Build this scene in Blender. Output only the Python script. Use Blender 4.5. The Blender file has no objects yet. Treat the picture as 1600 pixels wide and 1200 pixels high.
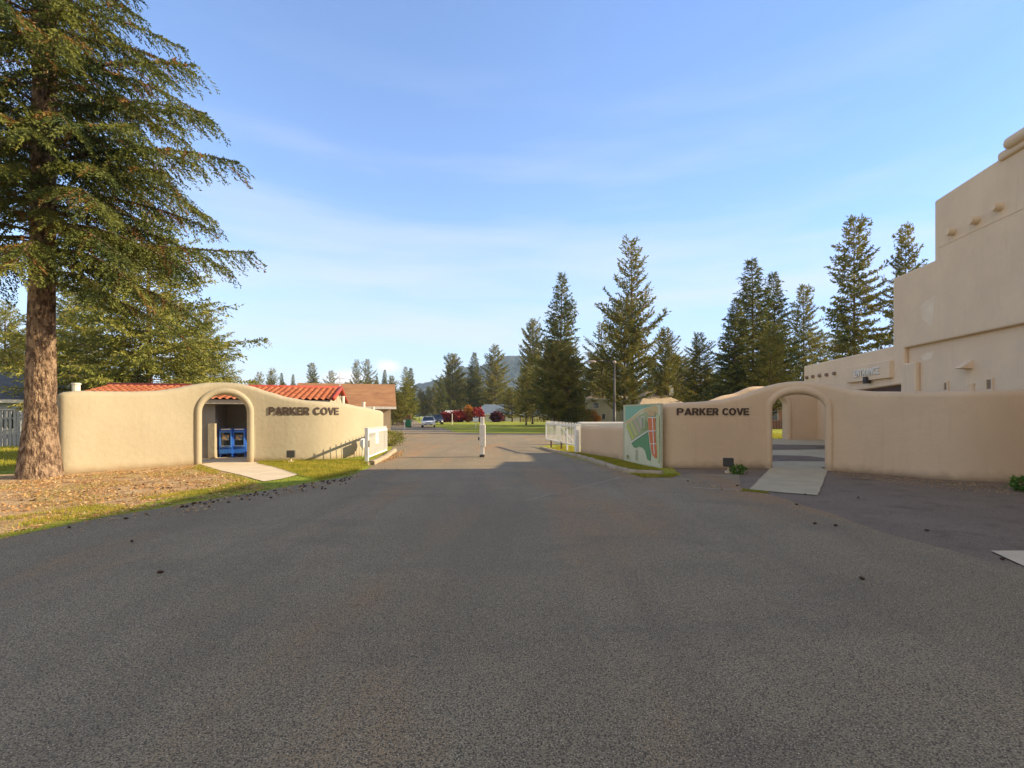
import bpy, bmesh, math, random
import numpy as np
from mathutils import Vector, Matrix
R_ = math.radians
SC = bpy.context.scene
COL = SC.collection
random.seed(7); RNG = np.random.default_rng(7)

# ------------------------------------------------------------------ camera, sky, sun, exposure
F = 756.0      # focal length in pixels of a 1600 px wide picture
CH = 1.6       # camera height
HZ = 650.0     # horizon row
cam = bpy.data.cameras.new("camera"); camo = bpy.data.objects.new("camera", cam); COL.objects.link(camo)
cam.sensor_width = 36; cam.lens = F/1600*36; cam.shift_y = (HZ-600)/1600
cam.clip_start = 0.05; cam.clip_end = 9000
camo.location = (0, 0, CH); camo.rotation_euler = (R_(90), 0, 0)
SC.camera = camo

SUNV = Vector((2.15, 0.12, 1.0)).normalized()          # towards the sun
elev = math.asin(SUNV.z); azim = math.atan2(SUNV.x, SUNV.y)
sun = bpy.data.lights.new("sun", 'SUN'); suno = bpy.data.objects.new("sun", sun); COL.objects.link(suno)
sun.energy = 5.0; sun.angle = R_(0.55); sun.color = (1.0, 0.83, 0.55)
suno.rotation_euler = (-SUNV).to_track_quat('-Z', 'Y').to_euler(); suno.location = (40, 0, 40)

W = bpy.data.worlds.new("World"); SC.world = W; W.use_nodes = True
nt = W.node_tree; nt.nodes.clear()
def N(t, kind, **kw):
    n = t.nodes.new(kind)
    for k, v in kw.items(): setattr(n, k, v)
    return n
sky = N(nt, 'ShaderNodeTexSky', sky_type='NISHITA', sun_disc=False)
sky.sun_elevation = elev; sky.sun_rotation = azim; sky.altitude = 400; sky.air_density = 1.0; sky.dust_density = 0.3; sky.ozone_density = 1.6
tc = N(nt, 'ShaderNodeTexCoord')
# thin streaky cloud veil
mp = N(nt, 'ShaderNodeMapping'); mp.inputs['Scale'].default_value = (1.0, 1.0, 8.0); mp.inputs['Rotation'].default_value = (R_(4), R_(-9), 0); mp.inputs['Location'].default_value = (0.3, 0.1, 0.35)
nz = N(nt, 'ShaderNodeTexNoise'); nz.inputs['Scale'].default_value = 1.7; nz.inputs['Detail'].default_value = 7; nz.inputs['Roughness'].default_value = 0.52
cr = N(nt, 'ShaderNodeValToRGB'); cr.color_ramp.elements[0].position = 0.45; cr.color_ramp.elements[1].position = 0.68
sepv = N(nt, 'ShaderNodeSeparateXYZ')
hr = N(nt, 'ShaderNodeMapRange'); hr.inputs['From Min'].default_value = 0.02; hr.inputs['From Max'].default_value = 0.62; hr.inputs['To Min'].default_value = 1.0; hr.inputs['To Max'].default_value = 0.0
mulc = N(nt, 'ShaderNodeMath', operation='MULTIPLY'); mulc2 = N(nt, 'ShaderNodeMath', operation='MULTIPLY'); mulc2.inputs[1].default_value = 0.75
L = nt.links.new
L(tc.outputs['Generated'], mp.inputs['Vector']); L(mp.outputs[0], nz.inputs['Vector']); L(nz.outputs['Fac'], cr.inputs['Fac'])
L(tc.outputs['Generated'], sepv.inputs[0]); L(sepv.outputs['Z'], hr.inputs['Value'])
L(cr.outputs['Color'], mulc.inputs[0]); L(hr.outputs[0], mulc.inputs[1]); L(mulc.outputs[0], mulc2.inputs[0])
mixc = N(nt, 'ShaderNodeMixRGB'); mixc.inputs['Color2'].default_value = (3.05, 3.1, 3.2, 1)
tint = N(nt, 'ShaderNodeMixRGB', blend_type='MULTIPLY'); tint.inputs['Fac'].default_value = 1; tint.inputs['Color2'].default_value = (0.88, 0.97, 1.12, 1)
L(sky.outputs[0], tint.inputs['Color1']); L(mulc2.outputs[0], mixc.inputs['Fac'])
# unseen warm glow added behind the camera to fill the shade, broken like cloud
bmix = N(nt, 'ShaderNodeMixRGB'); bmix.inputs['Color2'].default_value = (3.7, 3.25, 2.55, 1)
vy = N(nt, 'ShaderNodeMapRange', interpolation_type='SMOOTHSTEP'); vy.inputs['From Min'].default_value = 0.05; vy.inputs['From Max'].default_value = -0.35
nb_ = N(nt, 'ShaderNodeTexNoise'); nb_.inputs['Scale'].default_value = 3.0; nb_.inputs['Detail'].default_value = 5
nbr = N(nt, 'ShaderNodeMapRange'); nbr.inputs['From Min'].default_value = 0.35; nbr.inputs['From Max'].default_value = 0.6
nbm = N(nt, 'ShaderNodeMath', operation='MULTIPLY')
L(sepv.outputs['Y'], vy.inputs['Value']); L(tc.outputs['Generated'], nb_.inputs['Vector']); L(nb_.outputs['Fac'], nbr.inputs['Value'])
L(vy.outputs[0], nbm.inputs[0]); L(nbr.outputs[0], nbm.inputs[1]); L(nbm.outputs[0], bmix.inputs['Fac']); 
gxm = N(nt, 'ShaderNodeMixRGB', blend_type='MULTIPLY'); gxm.inputs['Color2'].default_value = (0.66, 0.74, 0.97, 1)
gxr = N(nt, 'ShaderNodeMapRange', interpolation_type='SMOOTHSTEP'); gxr.inputs['From Min'].default_value = 0.0; gxr.inputs['From Max'].default_value = 0.75
L(sepv.outputs['X'], gxr.inputs['Value']); L(gxr.outputs[0], gxm.inputs['Fac']); L(tint.outputs[0], gxm.inputs['Color1'])
hzm = N(nt, 'ShaderNodeMixRGB'); hzm.inputs['Color2'].default_value = (2.1, 2.42, 2.95, 1)
hzr = N(nt, 'ShaderNodeMapRange', interpolation_type='SMOOTHSTEP'); hzr.inputs['From Min'].default_value = 0.42; hzr.inputs['From Max'].default_value = -0.05; hzr.inputs['To Max'].default_value = 0.75
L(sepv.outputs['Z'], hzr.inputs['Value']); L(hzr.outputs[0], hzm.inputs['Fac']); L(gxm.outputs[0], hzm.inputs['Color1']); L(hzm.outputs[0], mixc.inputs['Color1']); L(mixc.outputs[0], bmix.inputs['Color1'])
# a small white cumulus low over the far trees
def blob(direction, size, prev):
    d = Vector(direction).normalized()
    vm = N(nt, 'ShaderNodeVectorMath', operation='SUBTRACT'); vm.inputs[1].default_value = d
    sc = N(nt, 'ShaderNodeVectorMath', operation='MULTIPLY'); sc.inputs[1].default_value = (1/size[0], 1/size[0], 1/size[1])
    ln = N(nt, 'ShaderNodeVectorMath', operation='LENGTH')
    n2 = N(nt, 'ShaderNodeTexNoise'); n2.inputs['Scale'].default_value = 17; n2.inputs['Detail'].default_value = 6
    ad = N(nt, 'ShaderNodeMath', operation='MULTIPLY_ADD'); ad.inputs[1].default_value = 1.5
    mr = N(nt, 'ShaderNodeMapRange', interpolation_type='SMOOTHSTEP'); mr.inputs['From Min'].default_value = 2.0; mr.inputs['From Max'].default_value = 0.9
    L(tc.outputs['Generated'], vm.inputs[0]); L(vm.outputs[0], sc.inputs[0]); L(sc.outputs[0], ln.inputs[0]); L(tc.outputs['Generated'], n2.inputs['Vector'])
    L(n2.outputs['Fac'], ad.inputs[0]); L(ln.outputs['Value'], ad.inputs[2]); L(ad.outputs[0], mr.inputs['Value'])
    mx = N(nt, 'ShaderNodeMixRGB'); mx.inputs['Color2'].default_value = (4.1, 4.0, 3.95, 1)
    m3 = N(nt, 'ShaderNodeMath', operation='MULTIPLY'); m3.inputs[1].default_value = 1.0
    L(mr.outputs[0], m3.inputs[0]); L(m3.outputs[0], mx.inputs['Fac']); L(prev, mx.inputs['Color1'])
    return mx.outputs[0]
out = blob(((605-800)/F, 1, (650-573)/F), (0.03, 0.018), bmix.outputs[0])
out = blob(((545-800)/F, 1, (650-592)/F), (0.06, 0.02), out)
bg = N(nt, 'ShaderNodeBackground'); bg.inputs['Strength'].default_value = 0.15
wo = N(nt, 'ShaderNodeOutputWorld'); L(out, bg.inputs['Color']); L(bg.outputs[0], wo.inputs['Surface'])
SC.view_settings.view_transform = 'Standard'; SC.view_settings.look = 'None'
SC.view_settings.exposure = 1.08; SC.view_settings.gamma = 1
SC.render.engine = 'CYCLES'
SC.cycles.max_bounces = 6; SC.cycles.transparent_max_bounces = 8

# ------------------------------------------------------------------ coordinates
def at(px, py, Y):                      # a point of the place seen at that pixel, Y metres ahead
    return Vector(((px-800)*Y/F, Y, CH+(HZ-py)*Y/F))
def gp(px, py, z=0.0):                  # a point on the ground
    Y = (CH-z)*F/(py-HZ); return Vector(((px-800)*Y/F, Y, z))
def sst(a, b, x):
    t = min(1, max(0, (x-a)/(b-a))); return t*t*(3-2*t)
def g(x, y):                            # ground height: the ground climbs behind the right-hand arch
    return 0.47*sst(7.2, 10.0, x)*sst(15.4, 22.0, y)*(1-sst(40, 60, y))

# ------------------------------------------------------------------ materials
MATS = {}
def mat(name, col, rough=0.8, col2=None, nscale=4.0, bump=0.0, bscale=60.0, metal=0.0, spec=0.35, mixlo=0.35, mixhi=0.65, detail=5, stretch=None, bdist=0.01, trans=0.0):
    m = bpy.data.materials.new(name); m.use_nodes = True; t = m.node_tree
    b = t.nodes['Principled BSDF']; b.inputs['Base Color'].default_value = (*col, 1); b.inputs['Roughness'].default_value = rough
    b.inputs['Metallic'].default_value = metal; b.inputs['Specular IOR Level'].default_value = spec
    tcn = N(t, 'ShaderNodeTexCoord'); vec = tcn.outputs['Object']
    if stretch:
        mpn = N(t, 'ShaderNodeMapping'); mpn.inputs['Scale'].default_value = stretch; t.links.new(vec, mpn.inputs['Vector']); vec = mpn.outputs[0]
    if col2 is not None:
        n = N(t, 'ShaderNodeTexNoise'); n.inputs['Scale'].default_value = nscale; n.inputs['Detail'].default_value = detail; n.inputs['Roughness'].default_value = 0.6
        t.links.new(vec, n.inputs['Vector'])
        mr = N(t, 'ShaderNodeMapRange'); mr.inputs['From Min'].default_value = mixlo; mr.inputs['From Max'].default_value = mixhi
        t.links.new(n.outputs['Fac'], mr.inputs['Value'])
        mx = N(t, 'ShaderNodeMixRGB'); mx.inputs['Color1'].default_value = (*col, 1); mx.inputs['Color2'].default_value = (*col2, 1)
        t.links.new(mr.outputs[0], mx.inputs['Fac']); t.links.new(mx.outputs[0], b.inputs['Base Color'])
    if bump:
        n = N(t, 'ShaderNodeTexNoise'); n.inputs['Scale'].default_value = bscale; n.inputs['Detail'].default_value = 4
        t.links.new(vec, n.inputs['Vector'])
        bp = N(t, 'ShaderNodeBump'); bp.inputs['Strength'].default_value = bump; bp.inputs['Distance'].default_value = bdist
        t.links.new(n.outputs['Fac'], bp.inputs['Height']); t.links.new(bp.outputs[0], b.inputs['Normal'])
    MATS[name] = m
    return m

def ground_mix(name, layers, bump=0.4, bscale=30, bdist=0.02, rough=0.95, spec=0.1):
    """layers: first (colour), then (colour, scale, lo, hi, stretch)"""
    m = bpy.data.materials.new(name); m.use_nodes = True; t = m.node_tree; b = t.nodes['Principled BSDF']
    b.inputs['Roughness'].default_value = rough; b.inputs['Specular IOR Level'].default_value = spec
    tcn = N(t, 'ShaderNodeTexCoord'); cur = None
    for i, ly in enumerate(layers):
        c = ly[0]
        if i == 0:
            rgb = N(t, 'ShaderNodeRGB'); rgb.outputs[0].default_value = (*c, 1); cur = rgb.outputs[0]; continue
        mpn = N(t, 'ShaderNodeMapping'); mpn.inputs['Location'].default_value = (i*7.3, i*3.1, 0)
        if len(ly) > 4 and ly[4]: mpn.inputs['Scale'].default_value = ly[4]
        if len(ly) > 5: mpn.inputs['Rotation'].default_value = (0, 0, ly[5])
        t.links.new(tcn.outputs['Object'], mpn.inputs['Vector'])
        n = N(t, 'ShaderNodeTexNoise'); n.inputs['Scale'].default_value = ly[1]; n.inputs['Detail'].default_value = 4; n.inputs['Roughness'].default_value = 0.6
        t.links.new(mpn.outputs[0], n.inputs['Vector'])
        mr = N(t, 'ShaderNodeMapRange'); mr.inputs['From Min'].default_value = ly[2]; mr.inputs['From Max'].default_value = ly[3]
        t.links.new(n.outputs['Fac'], mr.inputs['Value'])
        mx = N(t, 'ShaderNodeMixRGB'); mx.inputs['Color2'].default_value = (*c, 1)
        t.links.new(mr.outputs[0], mx.inputs['Fac']); t.links.new(cur, mx.inputs['Color1']); cur = mx.outputs[0]
    t.links.new(cur, b.inputs['Base Color'])
    n = N(t, 'ShaderNodeTexNoise'); n.inputs['Scale'].default_value = bscale; n.inputs['Detail'].default_value = 5
    t.links.new(tcn.outputs['Object'], n.inputs['Vector'])
    bp = N(t, 'ShaderNodeBump'); bp.inputs['Strength'].default_value = bump; bp.inputs['Distance'].default_value = bdist
    t.links.new(n.outputs['Fac'], bp.inputs['Height']); t.links.new(bp.outputs[0], b.inputs['Normal'])
    return m

def leaf_mat(name, c1, c2, tintc, trans=0.35, nscale=0.9):
    m = bpy.data.materials.new(name); m.use_nodes = True; t = m.node_tree; t.nodes.clear()
    tcn = N(t, 'ShaderNodeTexCoord'); n = N(t, 'ShaderNodeTexNoise'); n.inputs['Scale'].default_value = nscale; n.inputs['Detail'].default_value = 3
    t.links.new(tcn.outputs['Object'], n.inputs['Vector'])
    mr = N(t, 'ShaderNodeMapRange'); mr.inputs['From Min'].default_value = 0.35; mr.inputs['From Max'].default_value = 0.65
    t.links.new(n.outputs['Fac'], mr.inputs['Value'])
    mx = N(t, 'ShaderNodeMixRGB'); mx.inputs['Color1'].default_value = (*c1, 1); mx.inputs['Color2'].default_value = (*c2, 1); t.links.new(mr.outputs[0], mx.inputs['Fac'])
    at_ = N(t, 'ShaderNodeAttribute', attribute_name='tint')
    mx2 = N(t, 'ShaderNodeMixRGB'); mx2.inputs['Color2'].default_value = (*tintc, 1)
    t.links.new(at_.outputs['Fac'], mx2.inputs['Fac']); t.links.new(mx.outputs[0], mx2.inputs['Color1'])
    d = N(t, 'ShaderNodeBsdfPrincipled'); d.inputs['Roughness'].default_value = 0.65; d.inputs['Specular IOR Level'].default_value = 0.25
    tr = N(t, 'ShaderNodeBsdfTranslucent'); ms = N(t, 'ShaderNodeMixShader'); ms.inputs[0].default_value = trans
    o = N(t, 'ShaderNodeOutputMaterial')
    t.links.new(mx2.outputs[0], d.inputs['Base Color']); t.links.new(mx2.outputs[0], tr.inputs['Color'])
    t.links.new(d.outputs[0], ms.inputs[1]); t.links.new(tr.outputs[0], ms.inputs[2]); t.links.new(ms.outputs[0], o.inputs['Surface'])
    return m

def stucco(name, c1, c2, dirt, dz=0.28):
    m = mat(name, c1, 0.93, c2, 0.9, 0.0, spec=0.15); t = m.node_tree; b = t.nodes['Principled BSDF']; lk = t.links.new
    ge = N(t, 'ShaderNodeNewGeometry'); cur = b.inputs['Base Color'].links[0].from_socket
    # faint rain streaks from the top
    mp_ = N(t, 'ShaderNodeMapping'); mp_.inputs['Scale'].default_value = (5, 5, .45); n = N(t, 'ShaderNodeTexNoise'); n.inputs['Scale'].default_value = 1.6; n.inputs['Detail'].default_value = 5
    mr = N(t, 'ShaderNodeMapRange'); mr.inputs['From Min'].default_value = .56; mr.inputs['From Max'].default_value = .8; mr.inputs['To Max'].default_value = .5
    mx = N(t, 'ShaderNodeMixRGB'); mx.inputs['Color2'].default_value = (*[c*.80 for c in c1], 1)
    lk(ge.outputs['Position'], mp_.inputs['Vector']); lk(mp_.outputs[0], n.inputs['Vector']); lk(n.outputs['Fac'], mr.inputs['Value']); lk(mr.outputs[0], mx.inputs['Fac']); lk(cur, mx.inputs['Color1'])
    # splashed dirt just above the ground
    sp = N(t, 'ShaderNodeSeparateXYZ'); lk(ge.outputs['Position'], sp.inputs[0]); n2 = N(t, 'ShaderNodeTexNoise'); n2.inputs['Scale'].default_value = 3.5; n2.inputs['Detail'].default_value = 6; lk(ge.outputs['Position'], n2.inputs['Vector'])
    m1 = N(t, 'ShaderNodeMath', operation='MULTIPLY_ADD'); m1.inputs[1].default_value = -1.4; lk(n2.outputs['Fac'], m1.inputs[0]); m1.inputs[2].default_value = .7
    m2 = N(t, 'ShaderNodeMath', operation='MULTIPLY_ADD'); m2.inputs[1].default_value = 1/dz; lk(sp.outputs['Z'], m2.inputs[0]); lk(m1.outputs[0], m2.inputs[2])
    r2 = N(t, 'ShaderNodeMapRange'); r2.inputs['From Min'].default_value = .9; r2.inputs['From Max'].default_value = .1; r2.inputs['To Max'].default_value = .55; lk(m2.outputs[0], r2.inputs['Value'])
    mx2 = N(t, 'ShaderNodeMixRGB'); mx2.inputs['Color2'].default_value = (*dirt, 1); lk(r2.outputs[0], mx2.inputs['Fac']); lk(mx.outputs[0], mx2.inputs['Color1']); lk(mx2.outputs[0], b.inputs['Base Color'])
    # trowelled relief: broad waves and fine grit
    n3 = N(t, 'ShaderNodeTexNoise'); n3.inputs['Scale'].default_value = 7; n3.inputs['Detail'].default_value = 3; n4 = N(t, 'ShaderNodeTexNoise'); n4.inputs['Scale'].default_value = 75; n4.inputs['Detail'].default_value = 3
    lk(ge.outputs['Position'], n3.inputs['Vector']); lk(ge.outputs['Position'], n4.inputs['Vector'])
    b1 = N(t, 'ShaderNodeBump'); b1.inputs['Strength'].default_value = .35; b1.inputs['Distance'].default_value = .03; b2 = N(t, 'ShaderNodeBump'); b2.inputs['Strength'].default_value = .45; b2.inputs['Distance'].default_value = .008
    lk(n3.outputs['Fac'], b1.inputs['Height']); lk(n4.outputs['Fac'], b2.inputs['Height']); lk(b1.outputs[0], b2.inputs['Normal']); lk(b2.outputs[0], b.inputs['Normal'])
    return m
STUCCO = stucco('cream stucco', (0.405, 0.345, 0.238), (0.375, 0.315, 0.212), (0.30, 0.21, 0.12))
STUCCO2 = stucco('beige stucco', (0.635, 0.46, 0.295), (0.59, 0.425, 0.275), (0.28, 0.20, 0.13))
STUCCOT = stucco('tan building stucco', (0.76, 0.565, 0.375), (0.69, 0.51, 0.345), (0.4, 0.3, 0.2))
STUCCOP = mat('greyed stucco', (0.60, 0.55, 0.48), 0.93, (0.55, 0.50, 0.43), 0.8, 0.3, 60, spec=0.15)
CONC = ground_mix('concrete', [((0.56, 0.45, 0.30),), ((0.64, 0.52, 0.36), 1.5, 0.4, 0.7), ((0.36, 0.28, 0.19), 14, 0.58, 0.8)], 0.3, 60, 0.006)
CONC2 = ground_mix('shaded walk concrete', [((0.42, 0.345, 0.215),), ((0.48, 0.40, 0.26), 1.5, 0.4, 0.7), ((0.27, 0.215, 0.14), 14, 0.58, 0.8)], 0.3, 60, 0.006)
KERB = ground_mix('kerb concrete', [((0.40, 0.32, 0.22),), ((0.28, 0.20, 0.12), 6, 0.45, 0.7), ((0.16, 0.12, 0.06), 20, 0.6, 0.8)], 0.8, 25, 0.03)
WHITE = mat('white painted steel', (0.78, 0.77, 0.74), 0.45, (0.68, 0.66, 0.6), 6)
WHITEW = mat('white painted wood', (0.76, 0.72, 0.64), 0.6, (0.62, 0.56, 0.46), 8, 0.2, 40)
DARKM = mat('dark bronze metal', (0.035, 0.03, 0.028), 0.5, (0.06, 0.05, 0.045), 12)
LETTER = mat('dark brown letter', (0.055, 0.032, 0.022), 0.6, (0.075, 0.045, 0.03), 9)
LETTERW = mat('white letter', (0.72, 0.66, 0.58), 0.6, (0.66, 0.6, 0.5), 9)
BARK = mat('fir bark', (0.35, 0.24, 0.155), 0.95, (0.12, 0.075, 0.05), 3.2, 1.0, 7, spec=0.1, mixlo=0.42, mixhi=0.58, stretch=(3.0, 3.0, 1.5), bdist=0.12)
BARKF = mat('pine bark', (0.20, 0.12, 0.075), 0.95, (0.10, 0.065, 0.045), 2.0, 0.5, 5, spec=0.1, stretch=(3, 3, .6), bdist=0.05)
BLUE = mat('blue painted metal', (0.025, 0.12, 0.55), 0.35, (0.02, 0.10, 0.45), 10, spec=0.5)
GLASSD = mat('dark glass', (0.02, 0.025, 0.03), 0.08, spec=0.8)
PAPER = mat('printed paper', (0.55, 0.30, 0.12), 0.6, (0.10, 0.16, 0.22), 9, mixlo=0.42, mixhi=0.55)
RUBBER = mat('tyre rubber', (0.02, 0.02, 0.02), 0.8, (0.03, 0.03, 0.03), 8)
CHROME = mat('pale alloy', (0.5, 0.5, 0.5), 0.3, metal=0.9)
WOODB = mat('brown wood', (0.20, 0.10, 0.055), 0.8, (0.13, 0.065, 0.035), 5, 0.3, 30)
GREYW = mat('weathered grey boards', (0.32, 0.32, 0.33), 0.8, (0.2, 0.2, 0.22), 4, 0.3, 30)

ASPH_L = [((0.275, 0.210, 0.115),),
          ((0.351, 0.270, 0.153), 0.35, 0.42, 0.7),
          ((0.233, 0.178, 0.101), 0.7, 0.45, 0.72, (2.0, 0.2, 1), 0.12),
          ((0.380, 0.213, 0.087), 0.42, 0.51, 0.69, (1.6, 0.30, 1), 0.42),
          ((0.204, 0.158, 0.095), 1.1, 0.52, 0.75, (0.5, 1.0, 1)),
          ((0.090, 0.069, 0.043), 92, 0.46, 0.58),
          ((0.627, 0.507, 0.349), 115, 0.58, 0.65),
          ((0.475, 0.299, 0.158), 70, 0.66, 0.72)]
def asphalt(name, layers, vs=130):
    m = ground_mix(name, layers, 0.7, 120, 0.009, 0.9, 0.25)
    return m
ASPH = asphalt('weathered asphalt', ASPH_L)
ASPHD = asphalt('old dark asphalt', [((0.22, 0.16, 0.105),), ((0.26, 0.185, 0.125), 0.7, 0.45, 0.7), ((0.12, 0.082, 0.05), 1.6, 0.52, 0.75),
                ((0.075, 0.058, 0.042), 96, 0.48, 0.62), ((0.42, 0.33, 0.23), 125, 0.61, 0.69)])
LAWN = ground_mix('lawn', [((0.25, 0.28, 0.03),), ((0.38, 0.34, 0.045), 0.25, 0.45, 0.65), ((0.42, 0.33, 0.07), 0.9, 0.55, 0.75), ((0.08, 0.11, 0.012), 9, 0.5, 0.7)], 1.0, 22, 0.06)
DIRT = ground_mix('needle litter soil', [((0.44, 0.28, 0.135),), ((0.56, 0.38, 0.195), 1.4, 0.45, 0.65), ((0.20, 0.11, 0.05), 3.5, 0.5, 0.68), ((0.46, 0.35, 0.2), 30, 0.55, 0.7), ((0.10, 0.055, 0.025), 22, 0.58, 0.68)], 1.0, 28, 0.05)
LEAF_FIR = leaf_mat('fir needles', (0.040, 0.062, 0.014), (0.175, 0.180, 0.032), (0.24, 0.10, 0.030), 0.25)
LEAF_SPR = leaf_mat('spruce needles', (0.14, 0.155, 0.028), (0.31, 0.285, 0.055), (0.22, 0.16, 0.05), 0.3, 0.6)
LEAF_PINE = leaf_mat('pine needles', (0.09, 0.105, 0.022), (0.27, 0.235, 0.05), (0.24, 0.12, 0.035), 0.25, 0.45)
LEAF_DARK = leaf_mat('dark fir needles', (0.055, 0.078, 0.024), (0.19, 0.18, 0.04), (0.14, 0.09, 0.03), 0.22, 0.45)
LEAF_RED = leaf_mat('red leaves', (0.36, 0.035, 0.03), (0.20, 0.02, 0.02), (0.5, 0.1, 0.03), 0.35)
LEAF_ORA = leaf_mat('orange leaves', (0.50, 0.20, 0.03), (0.35, 0.13, 0.02), (0.5, 0.3, 0.05), 0.35)
LEAF_GRN = leaf_mat('green leaves', (0.07, 0.16, 0.02), (0.12, 0.20, 0.03), (0.2, 0.25, 0.05), 0.35, 3)
LEAF_PUR = leaf_mat('purple leaves', (0.09, 0.02, 0.025), (0.05, 0.012, 0.018), (0.2, 0.03, 0.03), 0.3)
GRASS = leaf_mat('grass blades', (0.26, 0.265, 0.02), (0.42, 0.34, 0.04), (0.40, 0.30, 0.10), 0.4, 1.6)
STRAW = leaf_mat('dead leaves and straw', (0.55, 0.32, 0.12), (0.34, 0.16, 0.06), (0.55, 0.42, 0.22), 0.15, 4)
HILLM = ground_mix('forested hill', [((0.045, 0.065, 0.05),), ((0.075, 0.085, 0.06), 0.012, 0.45, 0.6), ((0.022, 0.04, 0.03), 0.06, 0.5, 0.62)], 1.0, 0.05, 14)

# ------------------------------------------------------------------ object helpers
def tag(o, label=None, cat=None, group=None, kind=None):
    if label: o['label'] = label
    if cat: o['category'] = cat
    if group: o['group'] = group
    if kind: o['kind'] = kind
    return o
def empty(name, loc=(0, 0, 0), rz=0):
    o = bpy.data.objects.new(name, None); COL.objects.link(o); o.location = loc; o.rotation_euler = (0, 0, rz); o.empty_display_size = 0.3
    return o
def meshobj(name, me, m, parent=None):
    o = bpy.data.objects.new(name, me); COL.objects.link(o)
    if m is not None and len(me.materials) == 0: me.materials.append(m)
    if parent is not None: o.parent = parent
    return o
class MB:
    def __init__(s): s.bm = bmesh.new()
    def box(s, c, d, rz=0.0, bev=0.0, rot=None):
        r = bmesh.ops.create_cube(s.bm, size=1.0); vs = r['verts']
        M = Matrix.Translation(Vector(c)) @ (rot.to_4x4() if rot else Matrix.Rotation(rz, 4, 'Z')) @ Matrix.Diagonal((d[0], d[1], d[2], 1))
        bmesh.ops.transform(s.bm, matrix=M, verts=vs)
        if bev:
            es = list({e for v in vs for e in v.link_edges})
            bmesh.ops.bevel(s.bm, geom=es, offset=bev, segments=2, affect='EDGES', profile=0.5)
        return s
    def cyl(s, a, b, r1, r2=None, n=10, caps=True):
        a = Vector(a); b = Vector(b); r2 = r1 if r2 is None else r2; d = b-a
        r = bmesh.ops.create_cone(s.bm, cap_ends=caps, segments=n, radius1=r1, radius2=r2, depth=d.length)
        q = d.to_track_quat('Z', 'Y').to_matrix().to_4x4()
        bmesh.ops.transform(s.bm, matrix=Matrix.Translation((a+b)/2) @ q, verts=r['verts'])
        return s
    def sph(s, c, rad, sc=(1, 1, 1), n=10):
        r = bmesh.ops.create_uvsphere(s.bm, u_segments=n, v_segments=max(5, n//2+1), radius=rad)
        bmesh.ops.transform(s.bm, matrix=Matrix.Translation(Vector(c)) @ Matrix.Diagonal((*sc, 1)), verts=r['verts']); return s
    def prism(s, pts, ext):             # pts: planar 3D outline, extruded by the vector ext
        vs = [s.bm.verts.new(p) for p in pts]; f = s.bm.faces.new(vs)
        r = bmesh.ops.extrude_face_region(s.bm, geom=[f]); nv = [v for v in r['geom'] if isinstance(v, bmesh.types.BMVert)]
        bmesh.ops.translate(s.bm, vec=Vector(ext), verts=nv); return s
    def quad(s, *pts): s.bm.faces.new([s.bm.verts.new(p) for p in pts]); return s
    def build(s, name, m, parent=None, smooth=False, mx=None):
        bmesh.ops.recalc_face_normals(s.bm, faces=s.bm.faces)
        if mx is not None: bmesh.ops.transform(s.bm, matrix=mx, verts=s.bm.verts)
        me = bpy.data.meshes.new(name); s.bm.to_mesh(me); s.bm.free()
        if smooth: me.polygons.foreach_set('use_smooth', [True]*len(me.polygons))
        return meshobj(name, me, m, parent)
def npmesh(name, V, Fc, m, parent=None, smooth=False, tint=None):
    me = bpy.data.meshes.new(name); V = np.asarray(V, np.float32); Fc = np.asarray(Fc, np.int32); k = Fc.shape[1]
    me.vertices.add(len(V)); me.vertices.foreach_set('co', V.ravel())
    me.loops.add(Fc.size); me.loops.foreach_set('vertex_index', Fc.ravel())
    me.polygons.add(len(Fc)); me.polygons.foreach_set('loop_start', np.arange(len(Fc), dtype=np.int32)*k)
    me.update(calc_edges=True)
    if smooth: me.polygons.foreach_set('use_smooth', [True]*len(Fc))
    if tint is not None:
        a = me.attributes.new('tint', 'FLOAT', 'FACE'); a.data.foreach_set('value', np.asarray(tint, np.float32))
    me.validate()
    return meshobj(name, me, m, parent)
def copy_tree(o, parent=None):
    c = o.copy(); COL.objects.link(c)
    if parent is not None: c.parent = parent
    for ch in list(o.children): copy_tree(ch, c)
    return c
def clean(o):
    for k in ('label', 'category', 'group', 'kind'):
        if k in o: del o[k]

# ------------------------------------------------------------------ ground
def axis(lo, hi, steps):
    pts = [0.0]; x = 0.0
    while x < hi: x += steps(x); pts.append(x)
    neg = []; x = 0.0
    while x > lo: x -= steps(-x); neg.append(x)
    return np.array(sorted(neg)+pts)
st = lambda d: 0.7 if d < 32 else max(0.7, d*0.12)
gx = axis(-4500, 4500, st); gy = axis(-60, 5200, st)
GX, GY = np.meshgrid(gx, gy); gv = np.vectorize(g)
V = np.stack([GX.ravel(), GY.ravel(), gv(GX, GY).ravel()], 1)
nx, ny = len(gx), len(gy); I = np.arange(nx*ny).reshape(ny, nx)
Fc = np.stack([I[:-1, :-1].ravel(), I[:-1, 1:].ravel(), I[1:, 1:].ravel(), I[1:, :-1].ravel()], 1)
tag(npmesh('ground', V, Fc, LAWN, None, True), kind='structure')

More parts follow.
